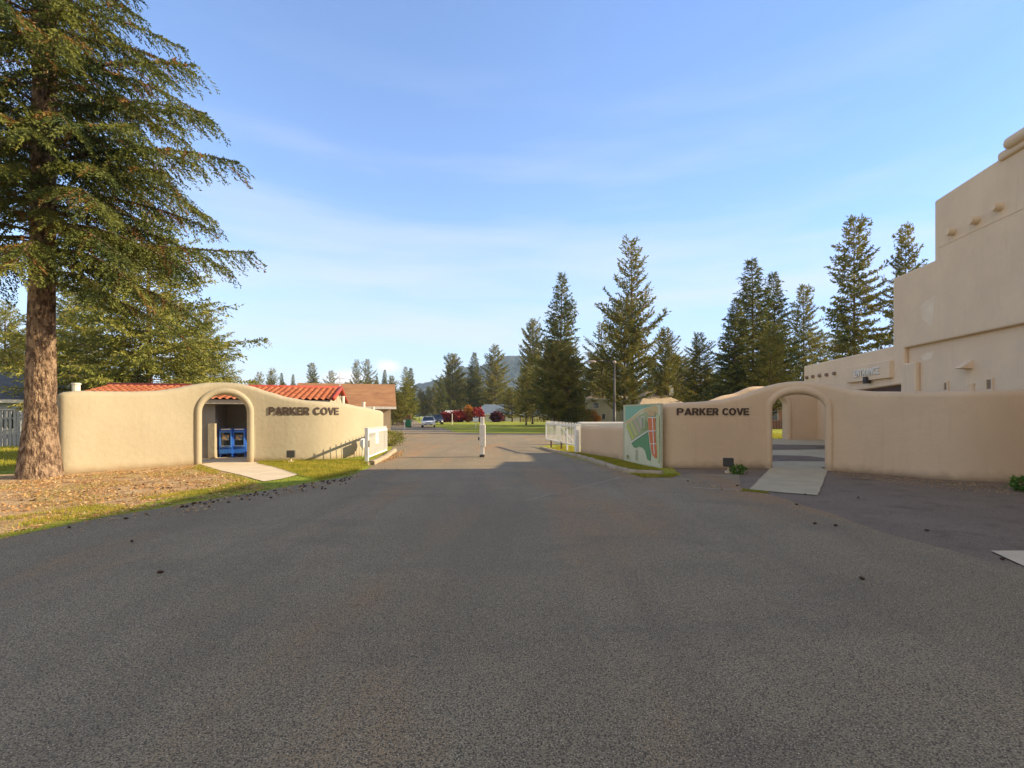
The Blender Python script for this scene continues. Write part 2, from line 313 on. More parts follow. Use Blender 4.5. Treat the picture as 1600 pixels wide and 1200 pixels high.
def wob(pts, amp, step, seed=0):
    """a polyline with small wobbles so that edges look worn"""
    r = random.Random(seed); o = []
    for i in range(len(pts)):
        a = Vector(pts[i]); b = Vector(pts[(i+1) % len(pts)]); n = max(1, int((b-a).length/step))
        for k in range(n):
            p = a.lerp(b, k/n)
            if k: p = p+Vector((r.uniform(-amp, amp), r.uniform(-amp, amp), 0))
            o.append(p)
    return o
def sheet(name, pts, z, m, kind='structure', amp=0.0, step=0.35, follow=False, seed=0):
    pts = [Vector((p[0], p[1], 0)) for p in pts]
    if amp: pts = wob(pts, amp, step, seed)
    bm = bmesh.new(); vs = [bm.verts.new((p.x, p.y, 0)) for p in pts]; f = bm.faces.new(vs)
    if f.normal.z < 0: f.normal_flip()
    bmesh.ops.triangulate(bm, faces=[f])
    if follow:
        xs = [p.x for p in pts]; ys = [p.y for p in pts]
        for ax, lo, hi in ((0, min(xs), max(xs)), (1, min(ys), max(ys))):
            x = math.ceil(lo/0.7)*0.7
            while x < hi:
                no = (1, 0, 0) if ax == 0 else (0, 1, 0); co = (x, 0, 0) if ax == 0 else (0, x, 0)
                bmesh.ops.bisect_plane(bm, geom=bm.verts[:]+bm.edges[:]+bm.faces[:], plane_co=co, plane_no=no); x += 0.35
    for v in bm.verts: v.co.z = (g(v.co.x, v.co.y) if follow else 0)+z
    bmesh.ops.recalc_face_normals(bm, faces=bm.faces)
    for f in bm.faces:
        if f.normal.z < 0: f.normal_flip()
    me = bpy.data.meshes.new(name); bm.to_mesh(me); bm.free()
    o = meshobj(name, me, m); tag(o, kind=kind); return o
def G(px, py): v = gp(px, py); return (v.x, v.y)

PALE = mat('pale dusty seam', (0.34, 0.27, 0.18), 0.95, (0.25, 0.195, 0.125), 3, mixlo=.3, mixhi=.7)
# bare bank under the big tree, and the verge strip
sheet('needle_covered_bank', [(-16, 11.2), (-12.4, 14.6), (-10.3, 16.6), (-8.8, 16.9), (-7.2, 14.6), (-6.6, 11), (-6.9, 7.5), (-7.4, 3), (-14, 2), (-18, 8)], 0.004, DIRT, amp=0.12, step=0.5, seed=3)
# asphalt: apron, junction, far road, in one worn sheet
road = [(-8.4, -20), (-7.9, 2), G(0, 843), G(110, 820), G(223, 799), G(315, 783), G(420, 766), G(500, 752), G(545, 745), (-4.35, 14.6), G(583, 727), G(616, 706.5), (-6.3, 25.5), (-9.5, 28.5), (-16, 30.5), (-60, 33),
        (-60, 40), (-16.5, 44), (-17.2, 62), (-22, 90), (-48, 212), (-44, 214), (-16.5, 90), (-8.6, 62), (-5.5, 47), (-1, 44.5), (60, 43), (60, 31), (14, 31), (6, 30), (2.5, 27.5), G(838, 698), G(864, 707), G(923, 722.5), G(981, 741), G(1036, 744), (5.2, 13.3), (6.2, 13.2), G(1160, 764), G(1230, 781), G(1300, 803), G(1390, 836), G(1560, 882), (13, 3.5), (13, -20)]
sheet('asphalt_road', road, 0.008, ASPH, amp=0.06, step=0.5, seed=1)
# older darker strip under the right-hand wall
sheet('dark_asphalt_strip', [(4.95, 15.0), (4.7, 13.6), (4.2, 11.5), (4.0, 8.0), (4.3, 5.0), (5.5, 3.0), (12.0, 1.5), (14.5, 3), (14, 11.9), (11.3, 12.0), (9.4, 14.6), (8, 15.1)], 0.005, ASPHD, amp=0.03, step=0.4, seed=2)
sheet('concrete_slab', [G(1548, 863), G(1640, 863), G(1700, 905), G(1612, 893)], 0.021, CONC)
# walks through the two arches
sheet('left_walk', [G(313, 726), (-9.9, 19.2), (-8.9, 19.6), G(389, 720), G(430, 730), G(467, 742), G(440, 749), G(412, 753), G(380, 744), G(345, 736)], 0.016, CONC, amp=0.015, step=0.3, seed=6)
sheet('left_court_floor', [(-14.6, 15.6), (-13.0, 21), (-8.3, 19.9), (-7.4, 18.2), (-9, 17.0), (-10.6, 16.4), (-12.3, 14.4)], 0.011, CONC)
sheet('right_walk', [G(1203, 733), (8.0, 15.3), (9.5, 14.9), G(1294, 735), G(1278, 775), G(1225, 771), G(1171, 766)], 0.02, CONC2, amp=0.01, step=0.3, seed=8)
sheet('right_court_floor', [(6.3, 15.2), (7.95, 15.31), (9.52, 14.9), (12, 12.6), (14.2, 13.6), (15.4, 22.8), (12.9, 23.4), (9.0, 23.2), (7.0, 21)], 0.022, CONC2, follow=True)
sheet('dark_paving_patch', [(8.6, 16.6), (11.5, 16.4), (10.8, 17.6), (8.8, 17.9)], 0.028, ASPHD, follow=True)
sheet('dark_paving_band', [(9.2, 18.8), (13.6, 19.1), (13.0, 20.0), (9.6, 20.4)], 0.028, ASPHD, follow=True)

def crack(name, pts, w, m, z=0.0125, seed=0):
    r = random.Random(seed); P = [Vector((*p, 0)) for p in pts]; Q = []
    for a, b in zip(P, P[1:]):
        n = max(2, int((b-a).length/0.25))
        Q += [a.lerp(b, k/n)+Vector((r.uniform(-.03, .03), r.uniform(-.04, .04), 0)) for k in range(n)]
    Q.append(P[-1]); V = []; Fc = []
    for i, q in enumerate(Q):
        d = (Q[min(i+1, len(Q)-1)]-Q[max(i-1, 0)]).normalized(); n = Vector((-d.y, d.x, 0)); ww = w*(0.4+0.6*r.random())*(0.3 if i in (0, len(Q)-1) else 1)
        V += [(q+n*ww/2)+Vector((0, 0, z)), (q-n*ww/2)+Vector((0, 0, z))]
    for i in range(len(Q)-1): Fc.append((2*i, 2*i+1, 2*i+3, 2*i+2))
    return tag(npmesh(name, [tuple(v) for v in V], Fc, m), kind='structure')
CRK = mat('tar filled crack', (0.06, 0.055, 0.05), 0.9, (0.09, 0.08, 0.07), 9)
crack('road_crack', [G(625, 714), G(680, 716), G(750, 713)], 0.05, CRK, seed=1)
crack('road_crack', [G(620, 684), G(700, 683), G(850, 680)], 0.16, CRK, seed=2)
crack('road_seam', [G(820, 783), G(880, 769), G(975, 745)], 0.07, PALE, seed=3)
crack('road_seam', [G(1045, 757), G(1100, 764), G(1165, 766)], 0.16, PALE, z=0.0128, seed=4)

# kerbs
def kerb(name, pts, w, h, label, seed=0):
    r = random.Random(seed); P = [Vector((*p, 0)) for p in pts]; Q = []
    for a, b in zip(P, P[1:]):
        n = max(2, int((b-a).length/0.2)); Q += [a.lerp(b, k/n) for k in range(n)]
    Q.append(P[-1])
    V = []; Fc = []; prof = [(-.5, -.05), (-.5, .75), (-.38, 1), (.38, 1), (.5, .75), (.5, -.05)]
    for i, q in enumerate(Q):
        d = (Q[min(i+1, len(Q)-1)]-Q[max(i-1, 0)]).normalized(); n = Vector((-d.y, d.x, 0)); e = r.uniform(-.012, .012); hh = h*(1+r.uniform(-.12, .12))
        for u, z in prof: V.append(tuple(q+n*(u*w+e+r.uniform(-.008, .008))+Vector((0, 0, z*hh))))
    k = len(prof)
    for i in range(len(Q)-1):
        for j in range(k-1): a = i*k+j; Fc.append((a, a+1, a+k+1, a+k))
    Fc.append((0, 1, 4, 5)); Fc.append((1, 2, 3, 4)); b = (len(Q)-1)*k; Fc.append((b+5, b+4, b+1, b)); Fc.append((b+4, b+3, b+2, b+1))
    o = npmesh(name, V, Fc, KERB); tag(o, kind='structure'); return o
kerb('kerb', [G(580, 727), (-4.75, 18.0), G(616, 705.5)], 0.22, 0.13, '')
kerb('kerb', [G(846, 701), G(864, 706), G(895, 712), G(923, 720), G(955, 731), G(985, 739), G(1010, 741), G(1036, 742)], 0.2, 0.1, '', 3)

# ------------------------------------------------------------------ curved stucco walls
class Path:
    def __init__(s, pts, n=24):
        P = [Vector((p[0], p[1])) for p in pts]; P = [2*P[0]-P[1]]+P+[2*P[-1]-P[-2]]; T = [p[2] for p in pts]; T = [T[0]]+T+[T[-1]]
        s.p = []; s.t = []
        for i in range(1, len(P)-2):
            for k in range(n):
                u = k/n; a, b, c, d = P[i-1:i+3]
                s.p.append(0.5*((2*b)+(c-a)*u+(2*a-5*b+4*c-d)*u*u+(3*b-a-3*c+d)*u**3))
                s.t.append(T[i]+(T[i+1]-T[i])*(u*u*(3-2*u)*0.5+u*0.5))
        s.p.append(P[-2]); s.t.append(T[-2])
        s.s = [0.0]
        for a, b in zip(s.p, s.p[1:]): s.s.append(s.s[-1]+(b-a).length)
        s.len = s.s[-1]
    def at(s, x):
        x = min(max(x, 0), s.len); i = int(np.searchsorted(s.s, x))-1; i = max(0, min(i, len(s.s)-2))
        u = (x-s.s[i])/(s.s[i+1]-s.s[i]); p = s.p[i].lerp(s.p[i+1], u); t = s.t[i]+(s.t[i+1]-s.t[i])*u
        j0 = max(0, i-3); j1 = min(len(s.p)-1, i+4); d = (s.p[j1]-s.p[j0]).normalized()
        return p, Vector((d.y, -d.x)), t        # point, normal on the right of travel (towards the camera), value
    def s_at_px(s, px):
        best = min(range(0, 4001), key=lambda k: abs(800+F*s.at(s.len*k/4000)[0].x/s.at(s.len*k/4000)[0].y-px))
        return s.len*best/4000
def topz(path_pts, tops):
    """height of the wall top along the path from the rows where it shows"""
    P = Path([(x, y, 0) for x, y in path_pts]); out = []
    ss = []
    for px, py in tops:
        s = P.s_at_px(px); p, n, _ = P.at(s); ss.append((s, CH+(HZ-py)*(p.y+0.1)/F))
    ss.sort(); return P, ss
def interp(tab, s):
    if s <= tab[0][0]: return tab[0][1]
    for (a, va), (b, vb) in zip(tab, tab[1:]):
        if s <= b: u = (s-a)/max(b-a, 1e-6); return va+(vb-va)*(u*u*(3-2*u))
    return tab[-1][1]
def smooth_tab(tab, L_, w=0.25, n=200):
    raw = [interp(tab, L_*k/n) for k in range(n+1)]; k = max(1, int(w/L_*n)); r2 = []
    for i in range(n+1):
        a = max(0, i-k); b = min(n, i+k); r2.append(sum(raw[a:b+1])/(b-a+1))
    return [(L_*i/n, r2[i]) for i in range(n+1)]
def wall(name, P, tab, th, arch, parent, m, rnd=0.17, base=-0.1, basef=None, roundends=(True, True)):
    Ls = P.len; ss = [Ls*k/int(Ls/0.12) for k in range(int(Ls/0.12)+1)]
    ss += [e*k for k in (0.0, .01, .03, .06, .09) for e in (1,)]+[Ls-k for k in (0.0, .01, .03, .06, .09)]
    if arch:
        a0, a1, zs, zt = arch; o = 0.10; c = (a0+a1)/2; hw = (a1-a0)/2+o
        ss = [x for x in ss if not (abs(abs(x-c)-hw) < 0.06)]+[c-hw-1e-3, c-hw+1e-3, c+hw-1e-3, c+hw+1e-3]
        ss += [c+hw*math.cos(math.pi*k/24) for k in range(1, 24)]
    ss = sorted(set(round(x, 5) for x in ss)); V = []; Fc = []; nv = 9; na = 6
    for x in ss:
        p, n, _ = P.at(x); zt_ = interp(tab, x); zb = base
        e = 1.0
        for flag, d in ((roundends[0], x), (roundends[1], Ls-x)):
            if flag and d < th*0.55: q = 1-d/(th*0.55); e = min(e, math.sqrt(max(0.0025, 1-q*q)))
        zt_ -= 0.13*(1-e)
        if arch and abs(x-c) < hw:
            zb = zs+(zt+o-zs)*math.sqrt(max(0, 1-((x-c)/hw)**2))
        h = th/2*e; r = min(rnd, h)
        prof = []
        for k in range(nv): prof.append((h*(1+0.10*max(0, 1-(zb+(zt_-rnd-zb)*k/nv)/0.9)**2), zb+(zt_-rnd-zb)*k/nv))
        for k in range(na+1): a = math.pi/2*k/na; prof.append((h-r+r*math.cos(a), zt_-rnd+rnd*math.sin(a)))
        full = prof+[(-u, z) for u, z in reversed(prof)]
        for u, z in full: q = p+n*u; V.append((q.x, q.y, z))
    k = len(full)
    for i in range(len(ss)-1):
        for j in range(k): a = i*k+j; b = i*k+(j+1) % k; Fc.append((a, b, b+k, a+k))
    o = npmesh(name, V, Fc, m, parent, True)
    me = o.data; bm = bmesh.new(); bm.from_mesh(me)
    es = [e for e in bm.edges if e.is_boundary]; bmesh.ops.holes_fill(bm, edges=es, sides=0)
    bmesh.ops.recalc_face_normals(bm, faces=bm.faces); bm.to_mesh(me); bm.free()
    return o
def arch_trim(P, arch, th, parent, m, w=0.15):
    a0, a1, zs, zt = arch; c = (a0+a1)/2; hw = (a1-a0)/2+w*0.8; pts = []
    zt2 = zt+w*0.8
    for k in range(10): pts.append((c-hw, -0.05+(zs+0.05)*k/10, (-1, 0)))
    for k in range(29):
        a = math.pi*(1-k/28); nrm = Vector((math.cos(a)*(zt2-zs), math.sin(a)*hw)).normalized(); pts.append((c+hw*math.cos(a), zs+(zt2-zs)*math.sin(a), (nrm.x, nrm.y)))
    for k in range(1, 11): pts.append((c+hw, zs-(zs+0.05)*k/10, (1, 0)))
    V = []; Fc = []; nn = 20; dep = th/2+0.085
    for s_, z, (ns, nzv) in pts:
        for j in range(nn):
            a = 2*math.pi*j/nn; ca, sa = math.cos(a), math.sin(a)
            ca = math.copysign(abs(ca)**0.8, ca); sa = math.copysign(abs(sa)**0.8, sa)
            ws = s_+ns*ca*w; wz = z+nzv*ca*w; p, n, _ = P.at(ws); q = p+n*(sa*dep); V.append((q.x, q.y, wz))
    for i in range(len(pts)-1):
        for j in range(nn): a = i*nn+j; b = i*nn+(j+1) % nn; Fc.append((a, b, b+nn, a+nn))
    return npmesh('arch_trim', V, Fc, m, parent, True)
def arc(cx, cy, rx, ry, a0, a1, n=10): return [(cx+rx*math.cos(R_(a0+(a1-a0)*k/n)), cy+ry*math.sin(R_(a0+(a1-a0)*k/n))) for k in range(n+1)]
GL = {'P': [[(0, 0), (.21, 0), (.21, .37), (.46, .37)]+arc(.46, .685, .30, .315, -90, 90)+[(0, 1)], [(.21, .55), (.43, .55)]+arc(.43, .69, .12, .14, -90, 90)+[(.21, .83)]],
      'R': [[(0, 0), (.21, 0), (.21, .37), (.36, .37), (.56, 0), (.82, 0), (.60, .41)]+arc(.48, .69, .30, .31, -55, 90)+[(0, 1)], [(.21, .55), (.44, .55)]+arc(.44, .69, .12, .14, -90, 90)+[(.21, .83)]],
      'A': [[(0, 0), (.23, 0), (.30, .19), (.60, .19), (.67, 0), (.90, 0), (.57, 1), (.33, 1)], [(.36, .36), (.54, .36), (.45, .70)]],
      'K': [[(0, 0), (.21, 0), (.21, .30), (.31, .42), (.56, 0), (.84, 0), (.47, .58), (.80, 1), (.53, 1), (.21, .60), (.21, 1), (0, 1)]],
      'E': [[(0, 0), (.72, 0), (.72, .19), (.21, .19), (.21, .41), (.66, .41), (.66, .59), (.21, .59), (.21, .81), (.71, .81), (.71, 1), (0, 1)]],
      'N': [[(0, 0), (.2, 0), (.2, .66), (.6, 0), (.82, 0), (.82, 1), (.62, 1), (.62, .34), (.22, 1), (0, 1)]],
      'T': [[(.28, 0), (.49, 0), (.49, .81), (.77, .81), (.77, 1), (0, 1), (0, .81), (.28, .81)]],
      'V': [[(.32, 0), (.56, 0), (.88, 1), (.65, 1), (.44, .28), (.23, 1), (0, 1)]],
      'C': [arc(.45, .5, .45, .52, 35, 325, 22)+arc(.45, .5, .23, .33, 318, 42, 18)],
      'O': [arc(.47, .5, .47, .52, 0, 345, 23), arc(.47, .5, .25, .33, 0, 345, 23)]}
def text_mesh(ch, offset=0.0, extrude=0.02, spacing=1.0):
    cu = bpy.data.curves.new('glyph', 'CURVE'); cu.dimensions = '2D'; cu.fill_mode = 'BOTH'; cu.extrude = 0.5
    for lp in GL[ch]:
        sp = cu.splines.new('POLY'); sp.points.add(len(lp)-1); sp.use_cyclic_u = True
        for p_, q_ in zip(sp.points, lp): p_.co = (q_[0], q_[1], 0, 1)
    o = bpy.data.objects.new('glyph', cu); COL.objects.link(o); dg = bpy.context.evaluated_depsgraph_get(); dg.update()
    me = bpy.data.meshes.new_from_object(o.evaluated_get(dg)); bpy.data.objects.remove(o); return me
def lettering(name, body, P, s0, s1, z0, h, off, label, m, depth=0.045):
    """raised letters following the wall, every letter a part"""
    widths = {}; gap = 0.09; x = 0; lay = []
    for ch in body:
        if ch == ' ': x += 0.42; continue
        me = text_mesh(ch, 0.05, 0.5); co = np.array([v.co[:] for v in me.vertices]); w = co[:, 0].max()-co[:, 0].min()
        lay.append((ch, me, co, x)); x += w+(gap if ch not in 'AV' else gap-.04)
    tot = x-gap; capz0 = min(c[:, 1].min() for ch, _, c, _ in lay if ch not in 'CO'); cap = max(c[:, 1].max() for ch, _, c, _ in lay if ch not in 'CO')-capz0
    pm, nm, _ = P.at((s0+s1)/2); root = empty(name, (pm.x+nm.x*off, pm.y+nm.y*off, z0))
    for ch, me, co, x0 in lay:
        out_ = np.zeros_like(co)
        for i, v in enumerate(co):
            u = x0+v[0]-co[:, 0].min(); s_ = s0+(s1-s0)*u/tot; p, n, _ = P.at(s_); q = p+n*(off+(v[2]+0.5)*depth)
            out_[i] = (q.x-root.location.x, q.y-root.location.y, (v[1]-capz0)/cap*h)
        me.vertices.foreach_set('co', out_.astype(np.float32).ravel()); me.update(); me.materials.clear()
        meshobj('letter', me, m, root)
    tag(root, label, 'lettering'); return root

# left wall
LW = [(-12.55, 13.35), (-11.55, 14.75), (-10.45, 16.0), (-9.55, 16.62), (-8.75, 17.0), (-7.75, 17.38), (-7.0, 17.85), (-6.45, 18.7), (-6.1, 20.0), (-5.85, 21.6)]
LT = [(100, 613), (125, 610.5), (160, 611.5), (200, 612), (240, 611), (270, 607.5), (295, 602), (320, 598.5), (345, 597.5), (372, 599), (395, 604), (420, 612.5), (450, 621), (480, 626), (505, 627.5), (530, 629.5), (560, 635), (585, 640), (597, 642)]
LP, lt = topz(LW, LT); lt = smooth_tab(lt, LP.len, 0.18)
lw = empty('stucco_wall', (-9, 17, 0)); tag(lw, 'sunlit cream stucco wall with an arch, beside the large fir on the left', 'wall')
def local(o, root): o.location = -root.location
la = (LP.s_at_px(313.5), LP.s_at_px(387), 1.72, 2.34)
o = wall('wall', LP, lt, 0.36, la, lw, STUCCO); local(o, lw)
o = arch_trim(LP, la, 0.36, lw, STUCCO, 0.13); local(o, lw)
lettering('wall_lettering', 'PARKER COVE', LP, LP.s_at_px(421), LP.s_at_px(524), 1.645, 0.27, 0.165, 'PARKER COVE in raised dark letters on the sunlit left stucco wall', LETTER)

# right wall (ordered left to right as seen)
RW = [(3.05, 20.7), (3.62, 19.0), (4.27, 17.2), (4.64, 15.8), (4.90, 15.16), (5.5, 14.98), (6.6, 15.0), (7.95, 14.98), (8.7, 14.72), (9.45, 14.2), (10.3, 13.15), (11.0, 12.2), (11.6, 11.88), (12.4, 11.8), (13.3, 11.85)]
RT = [(1040, 631), (1060, 629.5), (1090, 628), (1120, 625.5), (1152, 619.5), (1175, 611.5), (1190, 606), (1210, 600), (1235, 596.5), (1255, 595.5), (1280, 598), (1305, 603), (1335, 609.5), (1370, 612), (1415, 612), (1470, 611.5), (1527, 611), (1600, 609), (1640, 608)]
RP, rt = topz(RW, RT)
sc_ = RP.s_at_px(1037)
rt = [(0, 1.22), (sc_-1.3, 1.25), (sc_-0.75, 1.93)]+[(s, z) for s, z in rt if s > sc_-0.02]
rt = smooth_tab(rt, RP.len, 0.16)
rw = empty('stucco_wall', (8, 14, 0)); tag(rw, 'shaded beige stucco wall with an arch, running past the map board in front of the pueblo building', 'wall')
ra = (RP.s_at_px(1203), RP.s_at_px(1291), 1.80, 2.28)
o = wall('wall', RP, rt, 0.36, ra, rw, STUCCO2); local(o, rw)
o = arch_trim(RP, ra, 0.36, rw, STUCCO2, 0.135); local(o, rw)
lettering('wall_lettering', 'PARKER COVE', RP, RP.s_at_px(1057), RP.s_at_px(1165.5), 1.628, 0.212, 0.165, 'PARKER COVE in raised dark letters on the shaded right stucco wall', LETTER)
# rear court wall behind the right arch
BP = Path([(8.6, 22.2, 0), (10.0, 22.6, 0), (11.5, 22.9, 0), (13.0, 23.1, 0), (14.4, 23.1, 0), (15.6, 23.0, 0)])
bt = smooth_tab([(0, 2.2), (1.6, 2.6), (2.9, 3.0), (4.2, 3.0), (5.6, 2.85), (8, 2.8)], BP.len, 0.3)
bw = empty('stucco_wall', (12, 23, 0)); tag(bw, 'stucco wall with an arch at the back of the court, seen through the right arch', 'wall')
ba = (2.45, BP.s_at_px(1226), 2.1, 2.68)
o = wall('wall', BP, bt, 0.34, ba, bw, STUCCO2, base=0.1); local(o, bw)
o = arch_trim(BP, ba, 0.34, bw, STUCCO2, 0.14); local(o, bw)
# pale low wall behind the low end of the right wall
PP = Path([(3.6, 27.2, 0), (5.5, 27.0, 0), (7.5, 26.6, 0)])
o = wall('low_wall', PP, [(0, 1.27), (9, 1.3)], 0.4, None, None, STUCCOP); tag(o, 'low pale wall behind the foot of the lamp post', 'wall')

# ------------------------------------------------------------------ pueblo building on the right
X0 = 11.43
fd = Vector((0.1323, 1, 0)).normalized(); fn = Vector((-fd.y, fd.x, 0))          # along the facade, outward normal
def fy(px): return F*X0/(px-900)
def FA(px, py, out=0.0):
    Y = fy(px); return Vector((X0+0.1323*Y, Y, CH+(HZ-py)*Y/F))+fn*out
def FY(Y, z, out=0.0): return Vector((X0+0.1323*Y, Y, z))+fn*out
Yw = fy(1256); Y1 = fy(1395); Y2 = fy(1460); Y3 = fy(1563); zw = 4.10; z1 = 6.56; z2 = 8.45
pb = empty('pueblo_building', (14, 16, 0)); tag(pb, 'tall shaded stepped beige stucco building behind the right wall', 'building')
outline = [FY(Yw, -0.3), FY(Yw, zw), FY(Y1, zw+0.02), FY(Y1, z1), FY(Y2, z1), FY(Y2, z2), FY(0, z2+0.6), FY(-28, z2+0.6), FY(-28, -0.3)]
ins = -fn*0.16
b = MB(); b.prism([p+ins for p in outline], -fn*9)
o = b.build('wall', STUCCOT, pb); local(o, pb)
# facade skin with the entrance opening and the recess cut out
Ya = fy(1412); Yb = fy(1430); Yo0 = fy(1407); Yo1 = fy(1322); zo = 2.62
sk = [FY(Yw, -0.3), FY(Yw, zw), FY(Y1, zw+0.02), FY(Y1, z1), FY(Y2, z1), FY(Y2, z2), FY(0, z2+0.6), FY(-28, z2+0.6), FY(-28, 3.97), FY(Ya, 3.97), FY(Ya, 3.43), FY(Yb, 3.43), FY(Yb, -0.3),
      FY(Yo0, -0.3), FY(Yo0, zo+0.1), FY(Yo1, zo), FY(Yo1, -0.3)]
b = MB(); b.prism(sk, ins*1.05); o = b.build('facade_skin', STUCCOT, pb); local(o, pb)
bv = o.modifiers.new('bevel', 'BEVEL'); bv.width = 0.05; bv.segments = 3; bv.limit_method = 'ANGLE'
# coping on the tallest part
def fbox(px0, px1, z0, z1_, out, back, name, m, bev=0.0):
    a, c = fy(px0), fy(px1); p = [FY(a, z0, out), FY(c, z0, out), FY(c, z1_, out), FY(a, z1_, out)]
    b = MB(); b.prism(p, -fn*(out+back))
    if bev: bmesh.ops.bevel(b.bm, geom=b.bm.edges[:], offset=bev, segments=4, affect='EDGES', profile=0.5)
    o = b.build(name, m, pb, smooth=bool(bev)); local(o, pb); return o
fbox(1563, 2200, z2-0.02, z2+0.22, 0.10, 1.5, 'coping', STUCCOT, 0.08)
fbox(1578, 2200, z2+0.12, z2+0.44, 0.24, 1.5, 'coping', STUCCOT, 0.15)
def beam(px, py, r=0.11, ln=0.28):
    p = FA(px, py); b = MB(); b.cyl(p-fn*0.05, p+fn*ln, r, r*0.9, 12); o = b.build('beam_end', STUCCOT if r > 0.1 else BEAM, pb, smooth=False); local(o, pb)
BEAM = mat('beam end', (0.30, 0.21, 0.14), 0.8, (0.2, 0.13, 0.08), 8)
for px, py in ((1490, 362), (1527, 344), (1563, 323)): beam(px, py, 0.12, 0.2)
for px, py in ((1262, 590), (1271.5, 588.5), (1282, 587), (1293, 585.5), (1305, 583.5)): beam(px, py, 0.085, 0.10)
b = MB(); b.prism([FY(fy(1466), 6.9, 0), FY(4, 6.9, 0), FY(4, 6.925, 0), FY(fy(1466), 6.925, 0)], fn*0.012); o = b.build('joint', STUCCOT, pb); local(o, pb)
PATCHM = mat('stucco repair', (0.80, 0.64, 0.46), 0.93, (0.72, 0.54, 0.37), 3)
for pp in ([(1437, 480), (1446, 470), (1463, 463), (1459, 486), (1456, 512), (1447, 503), (1441, 498)], [(1430, 556), (1440, 551), (1452, 549), (1448, 560), (1436, 564)]):
    b = MB(); rec = -0.16 if pp[0][1] > 520 else 0.0; b.prism([FA(x, y)+fn*rec for x, y in pp], fn*0.004); o = b.build('repair_patch', PATCHM, pb); local(o, pb)
# entrance sign box with raised letters
sg = MB(); zb0, zb1 = 2.98, 3.62
a, c = fy(1396), fy(1327)
sg.prism([FY(a, zb0, 0.14), FY(c, zb0, 0.14), FY(c, zb1, 0.14), FY(a, zb1, 0.14)], -fn*0.16); so = sg.build('sign_box', STUCCOT, pb); local(so, pb)
bv = so.modifiers.new('bevel', 'BEVEL'); bv.width = 0.02; bv.segments = 2
sx = [(ch, text_mesh(ch, 0.035, 0.5)) for ch in 'ENTRANCE']; x = 0; lay = []
for ch, me in sx:
    co = np.array([v.co[:] for v in me.vertices]); mn = co[:, 0].min(); lay.append((me, co, x-mn)); x += co[:, 0].max()-mn+0.13
tot = x-0.13; ya, yb = fy(1341), fy(1381)
for me, co, x0 in lay:
    v2 = np.zeros_like(co)
    for i, v in enumerate(co):
        u = (v[0]+x0)/tot; Yq = ya+(yb-ya)*u; p = FY(Yq, zb0+0.19+v[1]*0.27, 0.141+(v[2]+0.5)*0.035)
        v2[i] = p-pb.location
    me.vertices.foreach_set('co', v2.astype(np.float32).ravel()); me.materials.clear(); me.update()
    lo = meshobj('letter', me, LETTERW, so); lo.location = pb.location; lo.matrix_parent_inverse.identity()
# small floodlight under the sign
p = FA(1361, 594); b = MB(); b.box(p+fn*0.16, (0.22, 0.16, 0.26), 0.13, 0.02); b.cyl(p-fn*0.02, p+fn*0.16, 0.03); o = b.build('floodlight', DARKM, pb); local(o, pb)
# entrance recess: dark panel with the canopy shade put into its brown
RED = mat('entrance shade brown', (0.10, 0.045, 0.03), 0.6, (0.06, 0.03, 0.02), 5)
a, c = fy(1407)+0.02, fy(1322)-0.02
b = MB(); b.prism([FY(a, -0.1, -0.14), FY(c, -0.1, -0.14), FY(c, zo-0.01, -0.14), FY(a, zo+0.08, -0.14)], -fn*0.015); o = b.build('door', RED, pb); local(o, pb)  # flat panel standing in for the shaded opening, not a door leaf
# recessed windows, vent hood, vent stub
def niche(px0, px1, py0, py1):
    P0 = [FA(px0, py0), FA(px1, py0), FA(px1, py1), FA(px0, py1)]; Yc0, Yc1 = P0[0].y, P0[1].y; zt_, zb_ = P0[0].z, P0[3].z
    f = MB()
    for s_, (q0, q1, w0, w1) in enumerate(((Yc0, Yc0-0.05, zb_, zt_), (Yc1+0.05, Yc1, zb_, zt_), (Yc0-.05, Yc1+.05, zt_-0.05, zt_), (Yc0-.05, Yc1+.05, zb_, zb_+0.05))):
        f.prism([FY(q0, w0, -0.12), FY(q1, w0, -0.12), FY(q1, w1, -0.12), FY(q0, w1, -0.12)], -fn*0.05)
    fo = f.build('window', STUCCOT, pb); local(fo, pb)
    w = MB(); w.prism([FY(Yc0-.05, zb_+.05, -0.145), FY(Yc1+.05, zb_+.05, -0.145), FY(Yc1+.05, zt_-.05, -0.145), FY(Yc0-.05, zt_-.05, -0.145)], -fn*0.012)
    wo_ = w.build('pane', BEAM, fo); wo_.location = (0, 0, 0)
niche(1466, 1474, 596, 612); niche(1531, 1543, 591, 611)
v = FA(1505, 570); b = MB()
q = [FY(v.y-0.14, v.z-0.12, -0.16), FY(v.y-0.14, v.z+0.14, -0.16), FY(v.y-0.14, v.z-0.10, 0.16)]
b.prism(q, fd*0.3); o = b.build('vent_hood', STUCCOT, pb); local(o, pb)
# unseen block added behind the facade to carry its shadow farther back
b = MB(); b.prism([Vector((16.3, 9, 0)), Vector((16.3, 20.2, 0)), Vector((24, 20.2, 0)), Vector((24, 9, 0))], (0, 0, 7.25)); o = b.build('shadow_block', STUCCOT, pb); local(o, pb)
